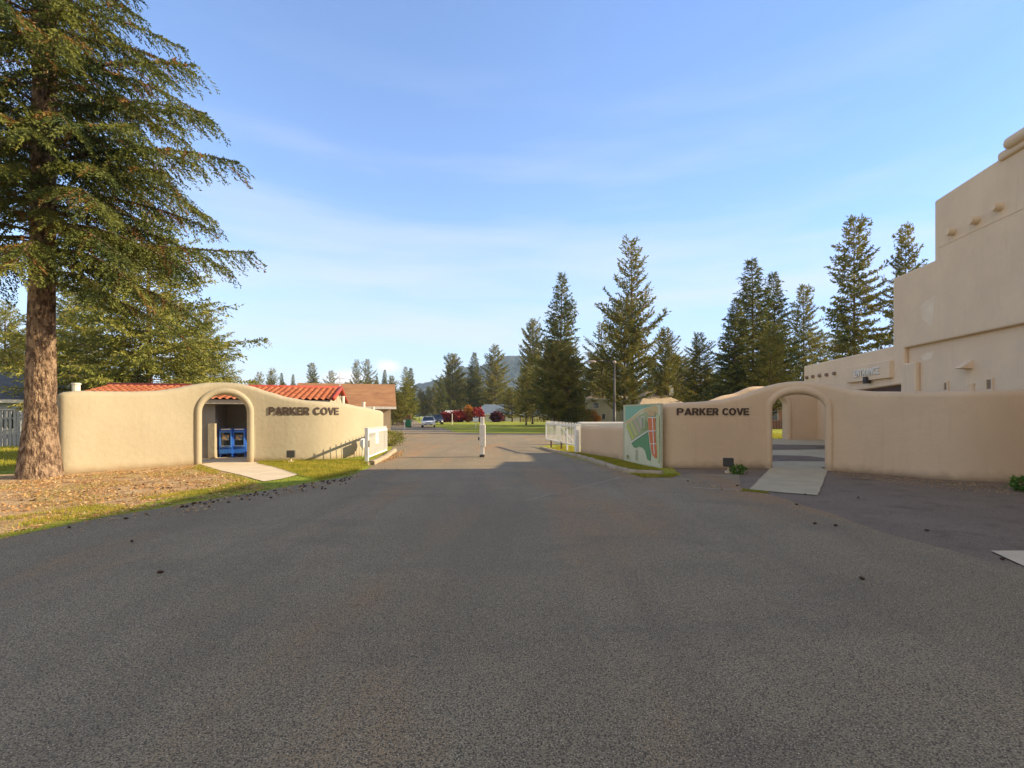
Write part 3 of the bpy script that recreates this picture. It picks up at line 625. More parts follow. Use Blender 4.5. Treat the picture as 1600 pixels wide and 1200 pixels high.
# vent pipes poking up behind walls
def vpipe(px, py0, Y, r, label, z0=0.0, m=None):
    p = at(px, py0, Y); b = MB(); b.cyl((0, 0, 0), (0, 0, p.z-z0), r, r, 12); b.cyl((0, 0, p.z-z0-0.02), (0, 0, p.z-z0+0.03), r*1.18, r*1.18, 12)
    o = b.build('vent_pipe', m or WHITEW, None); o.location = (p.x, p.y, z0); tag(o, label, 'pipe')
vpipe(119, 600, 14.6, 0.1, 'short cream pipe rising behind the far left end of the left wall')
vpipe(1518, 601, 12.9, 0.07, 'short beige pipe rising behind the right wall between two small windows', m=STUCCOT)
vpipe(536, 620, 22, 0.07, 'white pipe behind the left wall next to the antenna mast')
vpipe(568, 629, 26, 0.09, 'white pipe under the brown shingle roof, behind the left wall')
vpipe(583, 636.5, 26, 0.08, 'rightmost short white pipe behind the left wall near its end')
b = MB(); p = at(531, 583, 23); b.cyl((0, 0, 0), (0, 0, p.z), 0.035, 0.02, 8); b.box((0, 0, p.z-0.25), (0.5, 0.02, 0.02)); b.box((0, 0, p.z-0.45), (0.35, 0.02, 0.02))
o = b.build('antenna_mast', WHITE); o.location = (p.x, p.y, 0); tag(o, 'thin white antenna mast beside the red tiled roof', 'antenna')

# ------------------------------------------------------------------ mail building with red tile roof
TILE = mat('clay roof tiles', (0.28, 0.06, 0.025), 0.75, (0.46, 0.17, 0.075), 3.0, 0.2, 30, mixlo=0.3, mixhi=0.7)
TILER = mat('red ridge tiles', (0.30, 0.035, 0.02), 0.7, (0.38, 0.06, 0.03), 4)
mbld = empty('tiled_mail_building', (-7.0, 18.95, 0), math.atan2(0.256, 1)); tag(mbld, 'low stucco building with a red clay tile roof just behind the left wall', 'building')
# local: x to the right along the front, y away; right end at x=0
LNB = 9.0
def lb(name, m, *boxes, bev=0.0):
    b = MB()
    for c, d in boxes: b.box(c, d)
    return b.build(name, m, mbld)
GREYST = mat('grey stucco', (0.40, 0.35, 0.29), 0.9, (0.35, 0.30, 0.25), 2, 0.3, 60)
lb('wall', GREYST, ((-6.55, 2.2, 1.05), (4.6, 3.6, 2.1)), ((-2.3, 2.9, 1.05), (4.5, 2.2, 2.1)))
lb('pillar', STUCCO, ((-4.3, 0.25, 0.66), (0.22, 0.22, 1.32)))
lb('fascia', mat('cream fascia', (0.5, 0.42, 0.32), 0.7), ((-LNB/2, 0.08, 2.13), (LNB-0.3, 0.05, 0.16)))
lb('soffit', mat('brown soffit', (0.12, 0.08, 0.05), 0.8), ((-LNB/2, 0.75, 2.06), (LNB-0.4, 1.25, 0.03)))
gb = MB(); gb.prism([(-0.18, 0.3, 0), (-0.18, 6.2, 0), (-0.18, 6.2, 2.2), (-0.18, 3.25, 2.79), (-0.18, 0.3, 2.18)], (-0.12, 0, 0)); gb.build('gable_wall', STUCCO, mbld)
# corrugated barrel tiles: real waves in rows
def tile_roof(y0, z0, y1, z1_, name):
    V = []; Fc = []; pitch = 0.24; nxs = int(LNB/pitch*8); rows = 9; sl = Vector((0, y1-y0, z1_-z0)); nrm = Vector((0, -(z1_-z0), (y1-y0))).normalized()
    if nrm.z < 0: nrm = -nrm
    cols = nxs+1; levels = []
    for r in range(rows):
        for e in (0, 1): levels.append(((r+e*0.999)/rows, 0.045*(1-e)))
    for t_, up in levels:
        for i in range(cols):
            x = -LNB+LNB*i/nxs; ph = (i % 8)/8; hgt = 0.075*abs(math.sin(math.pi*ph))**0.8+up
            p = Vector((x, y0, z0))+sl*t_+nrm*hgt; V.append(tuple(p))
    for r in range(len(levels)-1):
        for i in range(cols-1): a = r*cols+i; Fc.append((a, a+1, a+cols+1, a+cols))
    return npmesh(name, V, Fc, TILE, mbld)
tile_roof(0, 2.17, 3.25, 2.83, 'roof_tiles'); tile_roof(6.5, 2.17, 3.25, 2.83, 'roof_tiles')
b = MB(); b.cyl((-LNB-0.05, 3.25, 2.86), (0.05, 3.25, 2.86), 0.11, 0.11, 10); b.build('ridge_tiles', TILER, mbld, True)
b = MB()
for y0, y1 in ((0.0, 3.25), (6.5, 3.25)): b.cyl((0.0, y0, 2.27), (0.0, y1, 2.88), 0.085, 0.085, 8)
b.build('verge_tiles', TILER, mbld, True)

# newspaper boxes
def newsbox(x, label):
    root = empty('newspaper_box', (x[0], x[1], 0.012), x[2]); tag(root, label, 'newspaper box', 'blue newspaper boxes under the left arch')
    b = MB(); b.box((0, 0, 0.62), (0.5, 0.42, 0.98), 0, 0.015); b.build('cabinet', BLUE, root)
    for sx_ in (-1, 1): b = MB(); b.box((sx_*0.2, 0, 0.07), (0.05, 0.36, 0.13)); b.build('foot', BLUE, root)
    dr = MB(); fx = -0.225
    for c, d in (((0, fx, 0.42), (0.42, 0.03, 0.08)), ((0, fx, 0.98), (0.42, 0.03, 0.05)), ((-0.19, fx, 0.7), (0.05, 0.03, 0.5)), ((0.19, fx, 0.7), (0.05, 0.03, 0.5))): dr.box(c, d)
    d_ = dr.build('door', mat('light blue rim', (0.08, 0.24, 0.7), 0.4), root)
    b = MB(); b.box((0, fx+0.006, 0.7), (0.33, 0.01, 0.49)); b.build('pane', GLASSD, d_)
    b = MB(); b.box((0, fx-0.003, 0.76), (0.24, 0.008, 0.2)); b.build('front_page', PAPER, d_)
    b = MB(); b.box((0, fx-0.03, 0.44), (0.3, 0.03, 0.03)); b.build('handle', CHROME, d_)
    b = MB(); b.box((0, fx+0.008, 1.075), (0.34, 0.012, 0.045)); b.build('header_strip', WHITE, root)
    b = MB(); b.box((0, fx+0.006, 0.24), (0.4, 0.02, 0.16)); b.build('coin_panel', mat('mid blue', (0.04, 0.18, 0.6), 0.4), root)
    return root
pA = gp(356, 714.5); pB = gp(376.5, 714)
newsbox((pA.x, pA.y, 0.2), 'blue newspaper box under the left arch, beside the short stucco pillar')
newsbox((pB.x, pB.y, 0.2), 'blue newspaper box with an orange picture, nearer the right side of the left arch')

# ------------------------------------------------------------------ gates and centre post
def gate_prep(root, A, B, z0, z1_, nbar, label, holder=True, rise=0.0):
    """swinging steel gate from A (hinge end) to B, bars with spear tips"""
    root_l = Vector(A); d = Vector((B[0]-A[0], B[1]-A[1], 0)); ln = d.length; a = math.atan2(d.y, d.x)
    root.location = (A[0], A[1], 0); root.rotation_euler = (0, 0, a)
    f = MB()
    def rl(x0, x1, z, zz, w=0.05, h=0.05):
        p0 = Vector((x0, 0, z)); p1 = Vector((x1, 0, zz)); c = (p0+p1)/2; dd = p1-p0
        f.box(c, (dd.length, w, h), rot=Matrix.Rotation(-math.atan2(dd.z, dd.x), 3, 'Y'))
    rl(0, ln, z1_-0.12, z1_-0.12+rise, 0.05, 0.085); rl(0, ln, z0, z0+rise)
    f.box((0.03, 0, (z0+z1_)/2-0.06), (0.07, 0.06, z1_-z0-0.05)); f.box((ln-0.03, 0, (z0+z1_)/2-0.06+rise), (0.07, 0.06, z1_-z0-0.05))
    f.build('gate_frame', WHITE, root)
    for i in range(nbar):
        x = 0.12+(ln-0.24)*i/(nbar-1); rr = rise*x/ln
        b = MB(); b.cyl((x, 0, z0+rr), (x, 0, z1_-0.04+rr), 0.014, 0.014, 6); b.cyl((x, 0, z1_-0.045+rr), (x, 0, z1_+0.045+rr), 0.026, 0.003, 6)
        b.build('bar', WHITE, root)
    return ln
def hpost(root, x, w, h, top=True):
    b = MB(); b.box((x, 0, h/2), (w, w, h), 0, 0.008); b.box((x, 0, h+0.012), (w*1.15, w*1.15, 0.03), 0, 0.008); return b.build('post', WHITE, root)
# right gate
rg = empty('swing_gate'); tag(rg, 'open white picket gate with spear tips, hinged beside the low right wall', 'gate')
lnr = gate_prep(rg, (2.78, 20.9), (1.78, 25.3), 0.33, 1.27, 22, '', rise=0.06)
hpost(rg, -0.12, 0.2, 1.22); hpost(rg, 1.2, 0.07, 0.95)
RUST = mat('rusty support', (0.12, 0.06, 0.03), 0.8)
for x_ in (2.0, 3.6): b = MB(); b.cyl((x_, 0, 0), (x_, 0, 0.4), 0.045); b.build('foot', RUST, rg)
b = MB(); b.cyl((0.15, 0, 0.36), (2.1, 0, 1.1), 0.018); b.build('brace', WHITE, rg)
# short second post and panel near the gate
b = MB(); p = gp(868, 692.5); b.box((0, 0, 0.55), (0.24, 0.22, 1.1), 0, 0.01); b.box((0, -0.12, 0.86), (0.12, 0.03, 0.16)); o = b.build('white_post', WHITEW); o.location = (p.x+0.05, p.y-1.2, 0); tag(o, 'thick white wooden post standing just behind the right picket gate', 'post')
# left gate: sheeted panel with a round disc on a support, hinge post at near end
lg = empty('swing_gate'); tag(lg, 'open white gate folded back against the end of the left wall', 'gate')
lnl = gate_prep(lg, (-5.12, 17.1), (-5.42, 20.9), 0.14, 1.15, 20, '', rise=0.0)
hpost(lg, -0.06, 0.12, 1.16)
b = MB(); b.box((lnl*0.42, -0.03, 0.75), (0.6, 0.012, 0.42), 0, 0.004); pn = b.build('notice_plate', WHITE, lg)
b = MB()
for z, w in ((0.86, .26), (0.80, .34), (0.66, .2)): b.box((lnl*0.42, -0.038, z), (w, 0.006, 0.02))
b.build('notice_mark', DARKM, pn)
b = MB(); b.box((-0.06, -0.07, 0.62), (0.09, 0.03, 0.24), 0, 0.01); b.build('latch_plate', DARKM, lg)
# reflector disc on a stake beside the gate (its round shadow falls on the wall)
b = MB(); b.cyl((0, 0, 0), (0, 0, 0.75), 0.018, 0.018, 6); b.cyl((0, -0.02, 0.55), (0, 0.02, 0.55), 0.2, 0.2, 20); o = b.build('round_marker', WHITE); o.location = (-5.85, 18.95, 0); o.rotation_euler = (0, 0, R_(80)); tag(o, 'small round marker on a stake between the left gate and the wall', 'marker')
# gate stop in the middle of the road
gs = empty('gate_stop_post', (-1.16, 18.8, 0)); tag(gs, 'white post standing in the middle of the road between the gates', 'post')
b = MB(); b.box((0, 0, 0.78), (0.15, 0.15, 1.56), 0, 0.012); b.build('post', WHITEW, gs)
b = MB(); b.box((0.015, -0.025, 0.84), (0.22, 0.2, 0.86), 0, 0.012); b.build('sleeve', WHITEW, gs)
b = MB(); b.box((-0.13, -0.02, 0.72), (0.05, 0.12, 0.12), 0, 0.01); b.build('latch', DARKM, gs)
b = MB(); b.box((0, -0.05, 0.06), (0.19, 0.17, 0.1), 0, 0.02); b.build('base_shoe', DARKM, gs)

# ------------------------------------------------------------------ map board
mbd = empty('map_board', (4.62, 15.0, 0)); tag(mbd, 'tall painted site map board on the corner of the right stucco wall', 'map board')
A = Vector((4.57, 14.86, 0)); B = Vector((3.95, 17.05, 0)); md = (B-A).normalized(); mn = Vector((-md.y, md.x, 0)); mlen = (B-A).length
if mn.x > 0: mn = -mn
MZ0, MZ1 = 0.02, 1.96
def mpnt(u, v, off=0.0):        # u from the left (far) edge to the right (near) edge, v from the top
    p = B.lerp(A, u); return Vector((p.x, p.y, MZ1+(MZ0-MZ1)*v))+mn*off-mbd.location
b = MB(); b.prism([mpnt(0, 0), mpnt(1, 0), mpnt(1, 1), mpnt(0, 1)], -mn*0.05)
b.build('board', mat('cream board', (0.62, 0.60, 0.42), 0.6, (0.56, 0.55, 0.38), 3), mbd)
b = MB()
for u0, v0, u1, v1 in ((-.012, -.015, 1.012, .004), (-.012, .996, 1.012, 1.015), (-.012, .004, .006, .996), (.992, .004, 1.012, .996)):
    b.prism([mpnt(u0, v0, .015), mpnt(u1, v0, .015), mpnt(u1, v1, .015), mpnt(u0, v1, .015)], -mn*0.064)
b.build('frame', mat('olive frame', (0.45, 0.45, 0.30), 0.7), mbd)
def zc(x, y): return ((x-878)/302, (y-515)/(490+(x-878)/302*30))   # reading of the board in the enlarged photograph
lay_i = [0]
def mpatch(name, pts, col):
    lay_i[0] += 1; off = 0.001+0.0012*lay_i[0]; b = MB(); b.prism([mpnt(*zc(*p), off) for p in pts], -mn*0.0008)
    return b.build(name, mat('map '+name, col, 0.6), mbd)
mpatch('teal_area', [(888, 520), (1130, 520), (1020, 555), (930, 630), (888, 655)], (0.22, 0.42, 0.30))
mpatch('ochre_band', [(1140, 522), (1160, 540), (1160, 590), (1040, 570), (990, 610), (900, 680), (888, 660), (1000, 590), (1060, 545)], (0.56, 0.42, 0.20))
mpatch('lot_area', [(895, 690), (1000, 610), (1060, 575), (1160, 590), (1150, 650), (1085, 740), (950, 835)], (0.34, 0.38, 0.20))
for i in range(4):
    x = 900+i*32; y = 690-i*24
    mpatch('lot_strip', [(x, y), (x+14, y-10), (x+74-i*6, y+112-i*8), (x+56-i*6, y+124-i*8)], ((0.48, 0.50, 0.10), (0.5, 0.47, 0.18), (0.46, 0.36, 0.27), (0.46, 0.38, 0.30))[i])
mpatch('marina_area', [(948, 845), (1085, 745), (1096, 850), (1108, 930), (1105, 992), (1080, 975), (1062, 905), (1040, 880), (1010, 872), (985, 885), (965, 878)], (0.12, 0.27, 0.13))
for k in range(5): mpatch('lot_strip', [(1040+k*9, 640+k*4), (1046+k*9, 640+k*4), (1046+k*9, 735-k*3), (1040+k*9, 740-k*3)], (0.30, 0.36, 0.16))
mpatch('ochre_band', [(1090, 560), (1140, 572), (1140, 615), (1085, 605)], (0.52, 0.36, 0.18))
mpatch('orange_strip', [(1085, 625), (1142, 625), (1145, 800), (1165, 930), (1145, 965), (1118, 930), (1100, 800)], (0.60, 0.17, 0.06))
mpatch('shore_band', [(1150, 600), (1172, 605), (1176, 990), (1160, 1000), (1158, 940), (1152, 800)], (0.50, 0.50, 0.26))
for pts in ([(1085, 620), (1150, 620), (1150, 626), (1085, 626)], [(1085, 735), (1148, 730), (1148, 736), (1085, 741)], [(1105, 842), (1155, 838), (1155, 844), (1105, 848)], [(945, 832), (1085, 735), (1086, 743), (948, 842)], [(1120, 625), (1125, 625), (1140, 930), (1134, 930)],
            [(1032, 615), (1062, 612), (1062, 617), (1032, 620)], [(1032, 615), (1036, 615), (1036, 715), (1032, 715)], [(1058, 612), (1062, 612), (1062, 715), (1058, 715)]):
    mpatch('road_line', pts, (0.72, 0.70, 0.62))
for k in range(9): mpatch('legend_line', [(988, 905+k*10), (1006, 905+k*10), (1006, 909+k*10), (988, 909+k*10)], (0.2, 0.2, 0.12))
mpatch('compass', [(918, 945), (930, 962), (918, 980), (906, 962)], (0.25, 0.22, 0.1))
mpatch('compass', [(900, 978), (940, 980), (940, 984), (900, 982)], (0.25, 0.22, 0.1))

# ------------------------------------------------------------------ ground floodlights
def flood(px, py, label, rz, Ymin=None, s=1.0):
    p = gp(px, py); r = empty('ground_floodlight', (p.x, p.y, 0.01), rz); tag(r, label, 'floodlight')
    b = MB(); b.box((0, 0, 0.30*s), (0.26*s, 0.16*s, 0.24*s), 0, 0.02, rot=None)
    b.build('housing', mat('flood housing', (0.05, 0.045, 0.04), 0.6), r)
    b = MB(); b.cyl((0, 0, 0.06), (0, 0, 0.2*s), 0.025, 0.025, 8); b.box((0, 0, 0.025), (0.16, 0.16, 0.07), 0, 0.01); b.build('bracket', CONC, r)
    b = MB(); b.box((0, 0.085*s, 0.30*s), (0.22*s, 0.012, 0.2*s)); b.build('lens', mat('frosted lens', (0.35, 0.34, 0.32), 0.2), r)
    return r
flood(454.5, 723.5, 'bronze floodlight on the grass in front of the left wall lettering', R_(15))
flood(1138, 739.5, 'dark floodlight on a small concrete foot below the right wall lettering', R_(-12))

# ------------------------------------------------------------------ street lamp
sl = empty('street_lamp', at(960, 663, 30).xy.to_3d()); tag(sl, 'tall thin street lamp behind the low right wall', 'street lamp')
zt = at(960, 566, 30).z
b = MB(); b.cyl((0, 0, 0), (0, 0, zt), 0.075, 0.05, 10); b.cyl((0, 0, 0), (0, 0, 2.4), 0.09, 0.085, 10); b.build('pole', DARKM, sl, True)
b = MB(); b.cyl((0, 0, zt-0.08), (-0.7, 0, zt+0.10), 0.035, 0.03, 8); b.cyl((-0.7, 0, zt+0.10), (-1.3, 0, zt+0.06), 0.03, 0.03, 8); b.build('arm', DARKM, sl, True)
b = MB(); b.sph((-1.4, 0, zt+0.03), 0.24, (1.2, 0.55, 0.35), 12); b.sph((0, 0, zt), 0.12, (1, 1, .9), 10); b.build('lamp_head', mat('lamp housing', (0.35, 0.28, 0.25), 0.5), sl, True)

# ------------------------------------------------------------------ houses
def gable_house(name, loc, rz, w, d, he, hr, wallm, roofm, label, over=0.4, windows=(), ridge_x=True, chimney=None, door=None, cat='house', hip=0.0):
    r = empty(name, loc, rz); tag(r, label, cat)
    b = MB()
    if hip: b.box((0, 0, he/2), (w, d, he))
    else: b.prism([(-w/2, -d/2, -.2), (-w/2, d/2, -.2), (-w/2, d/2, he), (-w/2, 0, hr-0.08), (-w/2, -d/2, he)], (w, 0, 0))
    b.build('wall', wallm, r)
    V = []; t_ = 0.12; w2 = w/2+over; d2 = d/2+over; he2 = he-(hr-he)*over/(d/2)
    b = MB()
    if hip:
        x_ = w2-hip
        for qs in (((-w2, -d2, he2), (w2, -d2, he2), (x_, 0, hr), (-x_, 0, hr)), ((w2, d2, he2), (-w2, d2, he2), (-x_, 0, hr), (x_, 0, hr)), ((w2, -d2, he2), (w2, d2, he2), (x_, 0, hr)), ((-w2, d2, he2), (-w2, -d2, he2), (-x_, 0, hr))):
            b.quad(*qs)
        b.quad((-w2, -d2, he2), (-w2, d2, he2), (w2, d2, he2), (w2, -d2, he2)); bmesh.ops.remove_doubles(b.bm, verts=b.bm.verts, dist=1e-4)
    else:
        for sgn in (-1, 1): b.prism([(-w2, sgn*d2, he2), (-w2, 0, hr), (-w2, 0, hr+t_), (-w2, sgn*d2, he2+t_)], (2*w2, 0, 0))
    ro = b.build('roof', roofm, r)
    fb = MB(); fb.box((0, -d2-0.012, he2+0.03), (2*w2, 0.03, 0.18)); fb.build('fascia', WHITEW, r)
    if chimney: b = MB(); b.box((chimney[0], chimney[1], hr), (0.7, 0.7, 1.6)); b.build('chimney', wallm, ro)
    for (x, z, ww, hh, side) in windows:
        b = MB(); y = -d/2-0.02
        for c, dd in (((0, 0, hh/2), (ww+.1, .06, .07)), ((0, 0, -hh/2), (ww+.1, .06, .07)), ((-ww/2, 0, 0), (.07, .06, hh)), ((ww/2, 0, 0), (.07, .06, hh))): b.box(c, dd)
        p = b.build('window', WHITEW, r); b = MB(); b.box((0, 0.01, 0), (ww-.05, .02, hh-.05)); b.build('pane', GLASSD, p)
        if side == 'f': p.location = (x, y, z)
        else: p.location = (w/2+0.02, x, z); p.rotation_euler = (0, 0, R_(90))
    if door:
        b = MB(); b.box((door, -d/2-0.03, 1.05), (1.0, 0.06, 2.1), 0, 0.01); b.build('door', WOODB, r)
    return r
SHING = mat('brown shingles', (0.36, 0.18, 0.075), 0.9, (0.26, 0.12, 0.05), 1.2, 0.6, 14, stretch=(1, 1, 4), bdist=0.03)
GREYR = mat('blue grey roof', (0.10, 0.135, 0.17), 0.8, (0.15, 0.18, 0.21), 1.2, 0.3, 10)
CREAMH = mat('cream siding', (0.55, 0.50, 0.36), 0.8, (0.50, 0.45, 0.32), 1, 0.2, 30)
TANR = mat('tan roof', (0.42, 0.32, 0.20), 0.85, (0.34, 0.25, 0.15), 1.5, 0.3, 20)
PALEH = mat('pale siding', (0.50, 0.50, 0.46), 0.8, (0.44, 0.44, 0.4), 1, 0.2, 30)
# brown shingle roof behind the left wall
def roofhouse(px0, px1, yr, ye, Ye, Yr, *a, **k): pass
gable_house('shingle_roof_house', (-13.6, 40, 0), R_(15), 6.8, 8.5, 2.35, 4.15, mat('tan siding', (0.4, 0.3, 0.2), 0.8), SHING, 'house with a brown shingle roof at the end of the left wall', windows=[(1.2, 1.3, 1.0, 0.9, 'f')], door=-1.5)
# far house across the lawn
gable_house('lawn_house', (-4.9, 150, 0), R_(3), 14.5, 9, 2.3, 5.2, CREAMH, GREYR, 'cream bungalow with a blue grey hipped roof across the lawn', hip=4, windows=[(-4.2, 1.4, 1.3, 1.1, 'f'), (-0.5, 1.4, 2.0, 1.2, 'f'), (4.2, 1.4, 1.4, 1.0, 'f')], door=2.2)
gable_house('garage', (-16.0, 148, 0), R_(3), 8, 7, 2.2, 3.2, PALEH, mat('pale metal roof', (0.45, 0.44, 0.42), 0.5), 'low pale garage behind the red shrubs', windows=[(1, 1.3, 1.2, .8, 'f')])
# two cream houses behind the low wall
gable_house('two_storey_house', (15.6, 78, 0), R_(-8), 7.5, 8, 4.2, 4.7, CREAMH, TANR, 'cream flat fronted house behind the street lamp', over=.15, windows=[(-2.2, 3.2, .9, .9, 'f'), (1.2, 3.3, .8, .8, 'f'), (-1.0, 1.5, .5, .9, 'f'), (2.2, 1.4, .5, .9, 'f')], chimney=(-2.6, 0))
gable_house('tan_roof_house', (20.8, 72, 0), R_(12), 7.2, 7, 3.3, 5.3, PALEH, TANR, 'house with a tan hipped roof rising above the map board', hip=3.2, chimney=(2.4, -1), windows=[(0, 2, 1, 1, 'f')])
gable_house('brown_cabin', (10.2, 84, 0), R_(20), 5, 6, 2.5, 4.2, mat('brown siding', (0.25, 0.16, 0.1), 0.8), mat('dull red brown roof', (0.28, 0.17, 0.12), 0.8), 'small brown cabin beside the orange shrub', windows=[(0, 1.4, 1, .8, 'f')])
gable_house('red_brown_house', (29.5, 50, 0.3), R_(-5), 14, 7, 2.7, 4.2, mat('rusty siding', (0.32, 0.12, 0.06), 0.8, (0.42, 0.3, 0.2), .6), mat('dark brown roof', (0.10, 0.05, 0.03), 0.8), 'reddish brown house glimpsed through both right arches', windows=[(-1, 1.4, 1.1, 1.0, 'f'), (-4, 1.4, 1.0, 1.0, 'f'), (2, 1.5, 1.2, 1, 'f')])
gable_house('grey_house', (-32.5, 29, 0), R_(28), 9, 7, 2.6, 4.4, mat('pale grey siding', (0.42, 0.44, 0.46), 0.8), mat('dark grey roof', (0.08, 0.09, 0.10), 0.8), 'grey house in shade at the far left behind the fir trunk', windows=[(2.5, 1.4, 1.2, 1.1, 'f'), (-2, 1.4, 1.2, 1.1, 'f')])

# board fences
def fence(name, A, B, h, n, m, label, rails=True, w=0.12, gap=0.06):
    A = Vector((A[0], A[1], 0)); B = Vector((B[0], B[1], 0)); d = B-A; ln = d.length; r = empty(name, A, math.atan2(d.y, d.x)); tag(r, label, 'fence')
    b = MB(); k = int(ln/(w+gap))
    for i in range(k):
        x = (i+.5)*ln/k; hh = h*(1+0.03*math.sin(i*12.9)); b.box((x, 0, hh/2+0.05), (w, 0.02, hh))
    b.build('boards', m, r)
    b = MB()
    for z in (0.35*h, 0.85*h): b.box((ln/2, 0.04, z), (ln, 0.05, 0.09))
    b.build('rail', m, r)
    for i in range(n): b = MB(); b.box((ln*i/(n-1), 0.06, h*0.53), (0.12, 0.1, h*1.06)); b.build('post', m, r)
fence('picket_fence', (-33, 26.0), (-19.8, 23.6), 1.75, 6, GREYW, 'weathered grey picket fence in front of the grey house', w=0.16, gap=0.12)
fence('board_fence', (-22.5, 84), (-16.8, 80), 1.7, 5, WOODB, 'brown board fence under the spruce at the left of the far road', w=.2, gap=.12)
fence('board_fence', (16, 48), (34, 43.5), 1.2, 8, WOODB, 'brown fence beyond the lawn, glimpsed through the right arches', w=.14, gap=.1)
fence('board_fence', (26, 120), (2, 122), 1.6, 9, WOODB, 'long brown fence beneath the pines at the far side of the lawn', w=.2, gap=.15)

# ------------------------------------------------------------------ cars
def car(name, loc, rz, paint, label, suv=False):
    r = empty(name, loc, rz); tag(r, label, 'car')        # front faces -y
    L_, Wd = 4.5, 1.8; h1 = 0.95 if not suv else 1.1; h2 = 1.45 if not suv else 1.8
    side = [(-2.25, .35), (-2.25, .62), (-2.1, .78), (-1.2, h1), (2.05, h1+.03), (2.25, .8), (2.25, .35)]
    b = MB(); b.prism([(-Wd/2, y, z) for y, z in side], (Wd, 0, 0)); bmesh.ops.bevel(b.bm, geom=b.bm.edges[:], offset=.07, segments=2, affect='EDGES'); b.build('body', paint, r, True)
    cab = [(-1.2, h1-.02), (-.45, h2), (1.1 if not suv else 1.8, h2), (1.9 if not suv else 2.15, h1)]
    b = MB(); V0 = [b.bm.verts.new((-Wd/2+(.06 if z < h1+.1 else .2), y, z)) for y, z in cab]; V1 = [b.bm.verts.new((Wd/2-(.06 if z < h1+.1 else .2), y, z)) for y, z in cab]
    b.bm.faces.new(V0); b.bm.faces.new(V1[::-1])
    for i in range(4): b.bm.faces.new([V0[i], V0[(i+1) % 4], V1[(i+1) % 4], V1[i]])
    b.build('window', GLASSD, r)
    b = MB(); b.box((0, (cab[1][0]+cab[2][0])/2, h2+.02), (Wd-.4, cab[2][0]-cab[1][0]+.1, .05), 0, .02)
    for sx_ in (-1, 1):
        b.cyl((sx_*(Wd/2-.07), -1.2, h1), (sx_*(Wd/2-.2), -.45, h2), .035); b.cyl((sx_*(Wd/2-.07), cab[3][0], h1), (sx_*(Wd/2-.2), cab[2][0], h2), .035); b.cyl((sx_*(Wd/2-.07), .4, h1), (sx_*(Wd/2-.2), .35, h2), .03)
    b.build('roof', paint, r)
    for sx_ in (-1, 1):
        for y in (-1.4, 1.4):
            b = MB(); b.cyl((sx_*(Wd/2-.2), y, .33), (sx_*(Wd/2+.01), y, .33), .33, .33, 18); w = b.build('wheel', RUBBER, r)
            b = MB(); b.cyl((sx_*(Wd/2+.0), y, .33), (sx_*(Wd/2+.025), y, .33), .19, .19, 12); b.build('rim', CHROME, w)
        b = MB(); b.box((sx_*.66, -2.2, .70), (.36, .12, .15), 0, .03); b.build('headlight', mat('headlight lens', (.6, .6, .58), .15), r)
        b = MB(); b.box((sx_*(Wd/2+.08), -.95, h1+.07), (.16, .1, .12), 0, .02); b.build('wing_mirror', paint, r)
    b = MB(); b.box((0, -2.262, .66), (.7, .03, .12)); b.box((0, -2.262, .42), (1.1, .03, .12)); b.build('grille', RUBBER, r)
    b = MB(); b.box((0, -2.285, .5), (.34, .012, .11)); b.build('number_plate', WHITE, r)
    return r
pc = gp(665.5, 668.5)
car('silver_car', (pc.x, pc.y+2, 0.01), R_(9), mat('silver white paint', (.62, .63, .65), .25, spec=.6), 'silver white sedan facing us on the far road')
pc = gp(681, 663.5)
car('dark_suv', (pc.x, pc.y+2, 0.01), R_(14), mat('near black paint', (.03, .028, .035), .25, spec=.6), 'dark parked vehicle behind the silver car', suv=True)
# bin, posts, signs far off
p = gp(638, 668); r = empty('wheelie_bin', (p.x, p.y, 0)); tag(r, 'green bin at the left edge of the far road', 'bin')
GB = mat('green plastic', (.03, .16, .07), .5)
b = MB(); b.prism([(-.3, -.32, .1), (.3, -.32, .1), (.38, -.4, 1.05), (-.38, -.4, 1.05)], (0, .7, 0)); b.build('body', GB, r)
b = MB(); b.box((0, -.03, 1.09), (.8, .85, .08), 0, .02); b.build('lid', GB, r)
b = MB(); b.cyl((-.34, .3, .12), (.34, .3, .12), .12, .12, 12); b.build('wheel', RUBBER, r)
p = gp(743.5, 669); r = empty('lawn_sign', (p.x, p.y, 0), R_(-5)); tag(r, 'small white sign with dark top on a post at the lawn edge', 'sign')
b = MB(); b.box((0, 0, .8), (.07, .07, 1.6)); b.build('post', WHITEW, r)
b = MB(); b.box((0, -.05, 1.15), (.75, .03, .65)); pb_ = b.build('panel', WHITE, r)
b = MB(); b.box((0, -.07, 1.42), (.6, .015, .12)); b.build('header', mat('dull blue', (.1, .12, .2), .6), pb_)
p = gp(706.5, 663.5); b = MB(); b.cyl((0, 0, 0), (0, 0, 1.9), .07, .06, 8); b.sph((0, 0, 1.95), .09); o = b.build('roadside_post', WHITEW); o.location = (p.x, p.y, 0); tag(o, 'thin white post at the right edge of the far road by the red shrubs', 'post')
p = gp(632, 671); b = MB(); b.cyl((0, 0, 0), (0, 0, 1.1), .06, .05, 8); b.box((0, -.05, 1.0), (.3, .02, .25)); o = b.build('roadside_post', WHITEW); o.location = (p.x, p.y, 0); tag(o, 'short pale marker post left of the green bin', 'post')

